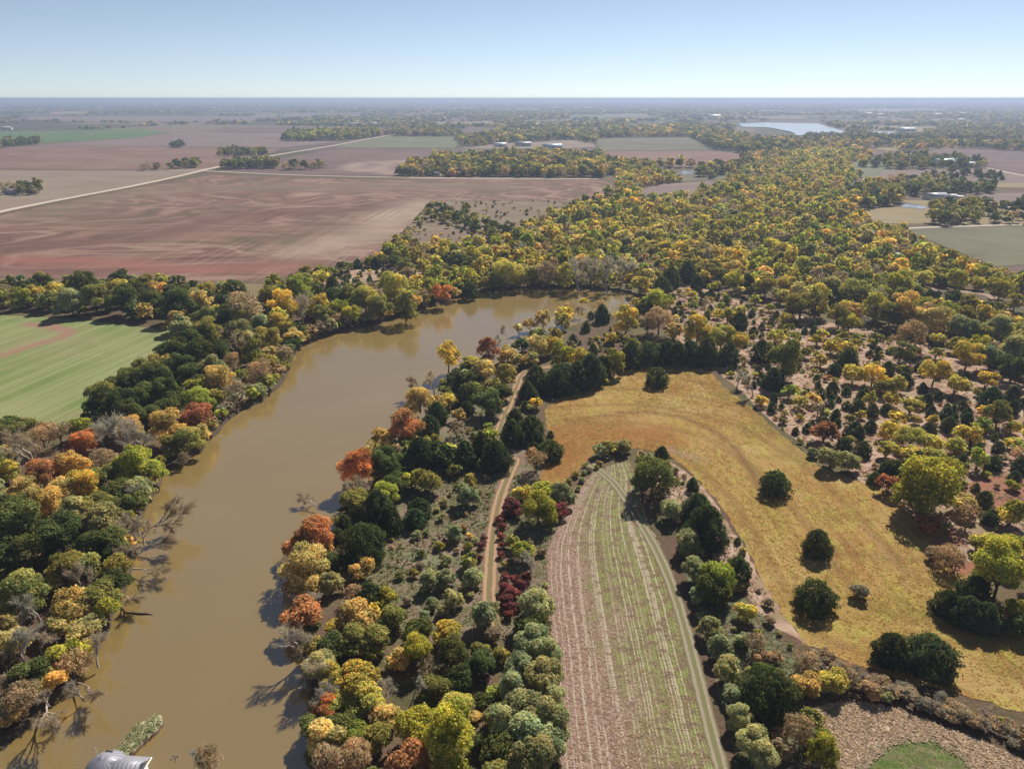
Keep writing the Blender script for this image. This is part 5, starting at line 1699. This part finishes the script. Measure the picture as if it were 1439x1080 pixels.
def house(px, py, L, D, hh, wall, roof, label, kind='house', rot=0.0, zr=None):
    x, y = at(px, py)
    r = bpy.data.objects.new({'house': 'farmhouse', 'barn': 'barn', 'shed': 'shed', 'cabin': 'cabin'}[kind], None)
    COL.objects.link(r)
    r.location = (x, y, 0)
    r.rotation_euler = (0, 0, rot)
    tag(r, label, kind)
    part('wall', ([(-L / 2, -D / 2, -.3), (L / 2, -D / 2, -.3), (L / 2, D / 2, -.3), (-L / 2, D / 2, -.3), (-L / 2, -D / 2, hh), (L / 2, -D / 2, hh), (L / 2, D / 2, hh), (-L / 2, D / 2, hh),
                   (-L / 2, 0, hh + D * .22), (L / 2, 0, hh + D * .22)],
                  [(0, 1, 5, 4), (2, 3, 7, 6), (1, 2, 6, 5), (3, 0, 4, 7)]), MW[wall], r, [(4, 8, 7), (5, 6, 9)])
    rf = part('roof', prism_roof(-L / 2, L / 2, -D / 2, D / 2, hh + .12, D * .24, .5), MR[roof], r)
    if kind in ('house', 'cabin'):
        part('door', boxes([(-.5, .5, -D / 2 - .07, -D / 2 + .03, -.2, 2.1)]), M_dark, r)
        for wx in (-L * .32, L * .3):
            part('window', boxes([(wx - .8, wx + .8, -D / 2 - .06, -D / 2 + .04, 1.0, 2.2)]), M_glass, r)
        part('chimney', boxes([(L * .2, L * .2 + .7, .5, 1.2, hh, hh + D * .24 + 1.0)]), MW['brown'], rf)
    else:
        part('door', boxes([(-1.8, 1.8, -D / 2 - .08, -D / 2 + .03, -.2, hh * .8)]), M_dark, r)
    return r


HOUSES = [
    (354, 217.5, 16, 9, 4, 'white', 'white', 'white farmhouse among dark trees beside the diagonal gravel road', 'house'),
    (338, 217.5, 12, 8, 3.5, 'tan', 'grey', 'low tan shed left of the white roadside farmhouse', 'shed'),
    (20, 273, 17, 9, 3.6, 'grey', 'grey', 'grey-roofed farmhouse in a dark grove at the left margin', 'house'),
    (44, 271, 9, 7, 3, 'brown', 'brown', 'small brown shed at the right end of the left margin grove', 'shed'),
    (640, 246.5, 15, 9, 3.6, 'red', 'red', 'red barn in front of the far farm copse by the road', 'barn'),
    (610, 246.5, 17, 8, 3.2, 'pale', 'grey', 'pale long house at the front of the far farm copse', 'house'),
    (1248, 368, 13, 10, 3.6, 'brown', 'grey', 'brown cabin with grey roof alone inside the yellow wood', 'cabin'),
    (1314, 280, 22, 12, 4, 'white', 'grey', 'large grey-roofed farmhouse beside the narrow pond on the right', 'house'),
    (1338, 278.5, 8, 6, 2.8, 'white', 'white', 'small white shed right of the large grey-roofed farmhouse', 'shed'),
    (1347, 280, 7, 5, 2.6, 'white', 'white', 'second small white shed beside the pond farmhouse drive', 'shed'),
    (1330, 233, 46, 22, 6, 'white', 'blue', 'long pale blue metal barn before a dark windbreak on the right', 'barn'),
    (1362, 235, 26, 14, 5, 'grey', 'grey', 'grey barn partly behind the windbreak right of the blue barn', 'barn'),
    (1276, 223, 40, 16, 5, 'white', 'white', 'white long house above the pale green pasture on the right', 'house'),
    (1282, 226, 20, 12, 4, 'tan', 'tan', 'tan shed in front of the white house above the pasture', 'shed'),
    (10, 182, 34, 14, 6, 'white', 'white', 'white barn by the bright green field at left margin', 'barn'),
    (776, 209, 40, 17, 6, 'white', 'blue', 'pale blue roofed barn at the front of the far village', 'barn'),
    (735, 205.5, 36, 16, 6, 'pale', 'grey', 'grey-roofed long shed at the left front of the far village', 'shed'),
    (703, 206.5, 26, 14, 6, 'white', 'white', 'white shed left of the long grey shed in the village', 'shed'),
    (696, 197, 18, 11, 4, 'white', 'grey', 'white house at the far left end of the village', 'house'),
    (722, 192, 18, 11, 4, 'pale', 'brown', 'brown-roofed house upper left in the village', 'house'),
    (738, 190, 20, 12, 4, 'white', 'white', 'bright white house upper middle of the village', 'house'),
    (757, 188, 20, 12, 4, 'tan', 'tan', 'tan house at the upper middle of the village', 'house'),
    (772, 193, 18, 11, 4, 'white', 'grey', 'white house with grey roof in the middle of the village', 'house'),
    (790, 195, 20, 12, 4, 'white', 'brown', 'white house with brown roof at right in the village', 'house'),
    (806, 191, 20, 12, 4, 'pale', 'grey', 'pale house at the upper right of the village', 'house'),
    (820, 197, 22, 12, 4, 'tan', 'tan', 'tan house at the right end of the village', 'house'),
    (745, 198, 18, 11, 4, 'tan', 'brown', 'small brown-roofed house in the village centre', 'house'),
    (498, 176, 34, 16, 7, 'white', 'white', 'white house at the left end of the hamlet near the road end', 'house'),
    (511, 175, 30, 15, 7, 'pale', 'grey', 'grey-roofed house in the middle of the hamlet', 'house'),
    (526, 176, 34, 16, 7, 'white', 'white', 'white barn at the right end of the hamlet near the road', 'barn'),
    (925, 247, 14, 9, 3.6, 'white', 'grey', 'white house left of the pond before the red field', 'house'),
    (860, 244, 15, 9, 3.8, 'white', 'white', 'white house at the yellow wood tip by the road', 'house'),
    (1219, 161.5, 54, 27, 8.4, 'white', 'white', 'large white shed beyond the lake, leftmost of the bright ones', 'shed'),
    (1236, 162.5, 42, 24, 7.2, 'white', 'white', 'low white shed just right of the largest one beyond the lake', 'shed'),
    (1243, 156.5, 48, 27, 8.4, 'white', 'white', 'white shed highest of those beyond the lake', 'shed'),
    (1314, 163, 66, 30, 8.4, 'white', 'white', 'wide white shed in the distant clearing right of the lake', 'shed'),
    (1332, 161.5, 48, 24, 7.2, 'white', 'grey', 'grey-roofed shed right of the wide white distant shed', 'shed'),
    (1352, 161.5, 42, 24, 7.2, 'pale', 'white', 'pale shed at the right end of the distant clearing', 'shed'),
    (1349, 170, 36, 18, 6.0, 'white', 'white', 'white barn standing in woods below the distant clearing', 'barn'),
    (1371, 169.5, 30, 18, 6.0, 'white', 'grey', 'grey-roofed barn right of the white barn in distant woods', 'barn'),
    (1391, 168.5, 42, 18, 6.0, 'white', 'white', 'long white barn in distant woods near the right margin', 'barn'),
    (1273, 185, 50, 22, 7, 'white', 'white', 'white building on the far shore of the small lake', 'shed'),
    (213, 149, 120, 60, 22, 'white', 'white', 'bright white building tiny on the left horizon plain', 'shed'),
    (292, 147.5, 130, 60, 20, 'white', 'white', 'wide white building tiny under the horizon, left of centre', 'shed'),
    (1003, 166, 70, 35, 10, 'white', 'white', 'white barn far away left of the lake', 'barn'),
    (970, 187, 50, 20, 6, 'white', 'grey', 'grey-roofed long building before the woods left of the lake', 'barn'),
]
for hd in HOUSES:
    house(*hd, rot=R.uniform(-.25, .25))

# a radio mast on the far plain
x, y = at(140, 158)
rm = bpy.data.objects.new('radio_mast', None)
COL.objects.link(rm)
rm.location = (x, y, 0)
tag(rm, 'thin pale radio mast rising from the far plain at left', 'mast')
tv, tq = tubes([[((0, 0, -1), 2.2), ((0, 0, 90), 1.4)]], 6)
part('mast', (tv, tq), M_white, rm)
part('cabin', boxes([(4, 12, -4, 4, -1, 5)]), MW['pale'], rm)
tv, tq = tubes([[((0, 0, 60), .5), ((40, 20, -1), .5)], [((0, 0, 60), .5), ((-40, 20, -1), .5)], [((0, 0, 60), .5), ((0, -45, -1), .5)]], 4)
part('guy_wire', (tv, tq), M_white, rm)

# ------------------------------------------------------------------ tufts of grass and stubble (nobody could count them)
def tufts(name, poly, dens, size, cols, hk, avoid=(), thin=None, seed=1, label=None, tilt=.95):
    P = np.array(poly)
    x0, y0 = P.min(0)
    x1, y1 = P.max(0)
    g = np.random.default_rng(seed)
    n = int((x1 - x0) * (y1 - y0) * dens)
    X, Y = g.uniform(x0, x1, n), g.uniform(y0, y1, n)
    k = inside(P, X, Y)
    for q in avoid:
        k &= ~inside(np.array(q), X, Y)
    if 'weeds' in name:
        k &= dist_poly(TRACKS[0][0], X, Y) > 2.1
    if thin is not None:
        k &= thin(X, Y) > g.random(n)
    X, Y = X[k], Y[k]
    m = len(X)
    # each tuft: three blades as bent quads
    Pt = np.repeat(np.stack([X, Y, np.zeros(m)], 1), 3, 0)
    th = g.uniform(0, 2 * PI, 3 * m)
    s = size * g.uniform(.55, 1.5, 3 * m)
    u = np.stack([np.cos(th), np.sin(th), 0 * th], 1)
    out = np.stack([-np.sin(th), np.cos(th), 0 * th], 1) * tilt
    up = np.array([0, 0, 1.0]) * hk * .55
    b = u * (s * .5)[:, None]
    t = (out + up) * s[:, None]
    V = np.stack([Pt - b * .5, Pt + b * .5, Pt + b * .25 + t, Pt - b * .25 + t * g.uniform(.7, 1.1, (3 * m, 1))], 1).reshape(-1, 3)
    c = np.array(cols)[g.integers(0, len(cols), m)] * g.uniform(.75, 1.25, (m, 1)) * .85
    C = np.repeat(c, 12, 0)
    o = link(name, build_mesh(name, V, quads=np.arange(len(V)).reshape(-1, 4), mat=M_mass, attr={'tint': C}))
    tag(o, label, None, None, 'stuff')


near_m = W([(740, 700), (760, 560), (900, 505), (1020, 510), (1300, 690), (1600, 800), (1600, 1060), (1100, 1000)])
tufts('grass_tufts', MEADOW, 2.4, .46, [(.48, .30, .09), (.52, .36, .11), (.44, .36, .10), (.40, .21, .075)], .5, seed=4, label='golden grass tufts over the curved meadow', thin=patchy(9, -2.0, .6, 2))
tufts('crop_stubble', STRIP, 2.6, .26, [(.38, .29, .20), (.20, .20, .06), (.24, .24, .08), (.32, .22, .15), (.15, .17, .05)], .5, seed=6, label='short stubble and green seedlings over the crop strip', thin=patchy(6, -2.2, .8, 4))
CG = np.array(CROPG).mean(0)
tufts('dry_grass', BEIGE, 17.0, .36, [(.78, .64, .50), (.70, .56, .42), (.82, .70, .56), (.54, .41, .31)], 1.2, avoid=([((a - CG[0]) * .82 + CG[0], (b - CG[1]) * .82 + CG[1]) for a, b in CROPG],), seed=7, label='pale dry grass clumps around the bright green crop')
tufts('crop_leaves', CROPG, 9.0, .3, [(.13, .20, .04), (.17, .23, .05), (.10, .15, .03), (.24, .20, .1)], .4, seed=8, label='bright green young crop in the lower right corner')
STRAW = W([(845, 960), (900, 935), (1010, 1040), (1030, 1100), (870, 1100)])
tufts('straw_stubble', STRAW, 6, .42, [(.48, .34, .20), (.42, .29, .17), (.52, .40, .26)], .45, seed=9, label='straw coloured stubble at the near end of the crop strip', thin=patchy(4, -1.2, 1.2, 6))
BR = W(BRUSH)
tufts('weeds', BR, 3.0, .5, [(.24, .27, .11), (.32, .34, .18), (.34, .23, .15), (.19, .20, .08), (.36, .31, .18)], .55, seed=10, label='pale weeds covering the brushland beside the dirt track', thin=patchy(8, -1.8, 1.0, 9))
WD = W([(985, 820), (1060, 850), (1085, 880), (1130, 930), (1190, 955), (1150, 1000), (1165, 1100), (1040, 1100), (1010, 960)])
tufts('weeds', WD, 3.5, .5, [(.24, .26, .13), (.32, .34, .21), (.30, .20, .14), (.17, .18, .08)], .55, seed=11, label='pale green weeds between crop strip and hedge')
tufts('tall_weeds', BR, .8, .95, [(.28, .31, .13), (.34, .36, .19), (.36, .28, .18), (.24, .26, .10)], .8, seed=21, label='tall pale green weeds in the brush hollow by the track', tilt=.6, thin=patchy(9, -1.0, 1.2, 1))
tufts('dry_weeds', W([(905, 640), (945, 655), (985, 690), (1040, 770), (1090, 860), (1060, 850), (1010, 770), (960, 720), (930, 690)]), 1.8, .45, [(.30, .20, .15), (.26, .19, .11), (.34, .25, .18), (.17, .17, .08)], .5, seed=12, label='reddish dry weeds along the meadow edge')
tufts('pasture_grass', W([(905, 420), (960, 395), (1060, 430), (1200, 460), (1330, 490), (1480, 560), (1520, 720), (1380, 800), (1300, 740), (1210, 675), (1110, 612), (1030, 540), (1005, 512), (940, 470)]), .30, .8, [(.32, .19, .14), (.28, .17, .10), (.36, .26, .18), (.20, .18, .08)], .45, seed=13, label='reddish pasture grass under the cedar savanna', thin=patchy(15, -1.5, 1.2, 3))
sv = np.array(sp)
tufts('spit_grass', sp, 9, .3, [(.30, .32, .15), (.36, .33, .2), (.24, .26, .1)], .5, seed=14, label='light green grass on the spit')

# ------------------------------------------------------------------ haze: one box of thin air round everything but the sky
hz = link('haze', build_mesh('haze', *box(-95000, 95000, -3000, 95000, -4, 103.5)))
hm = bpy.data.materials.new('haze')
hm.use_nodes = True
nt = hm.node_tree
nt.nodes.clear()
ho = nt.nodes.new('ShaderNodeOutputMaterial')
pv = nt.nodes.new('ShaderNodeVolumePrincipled')
pv.inputs['Color'].default_value = (.46, .56, .75, 1)
pv.inputs['Density'].default_value = 1.55e-4
pv.inputs['Anisotropy'].default_value = .25
nt.links.new(pv.outputs[0], ho.inputs['Volume'])
hz.data.materials.append(hm)
tag(hz, 'thin blue haze over the whole plain', None, None, 'stuff')
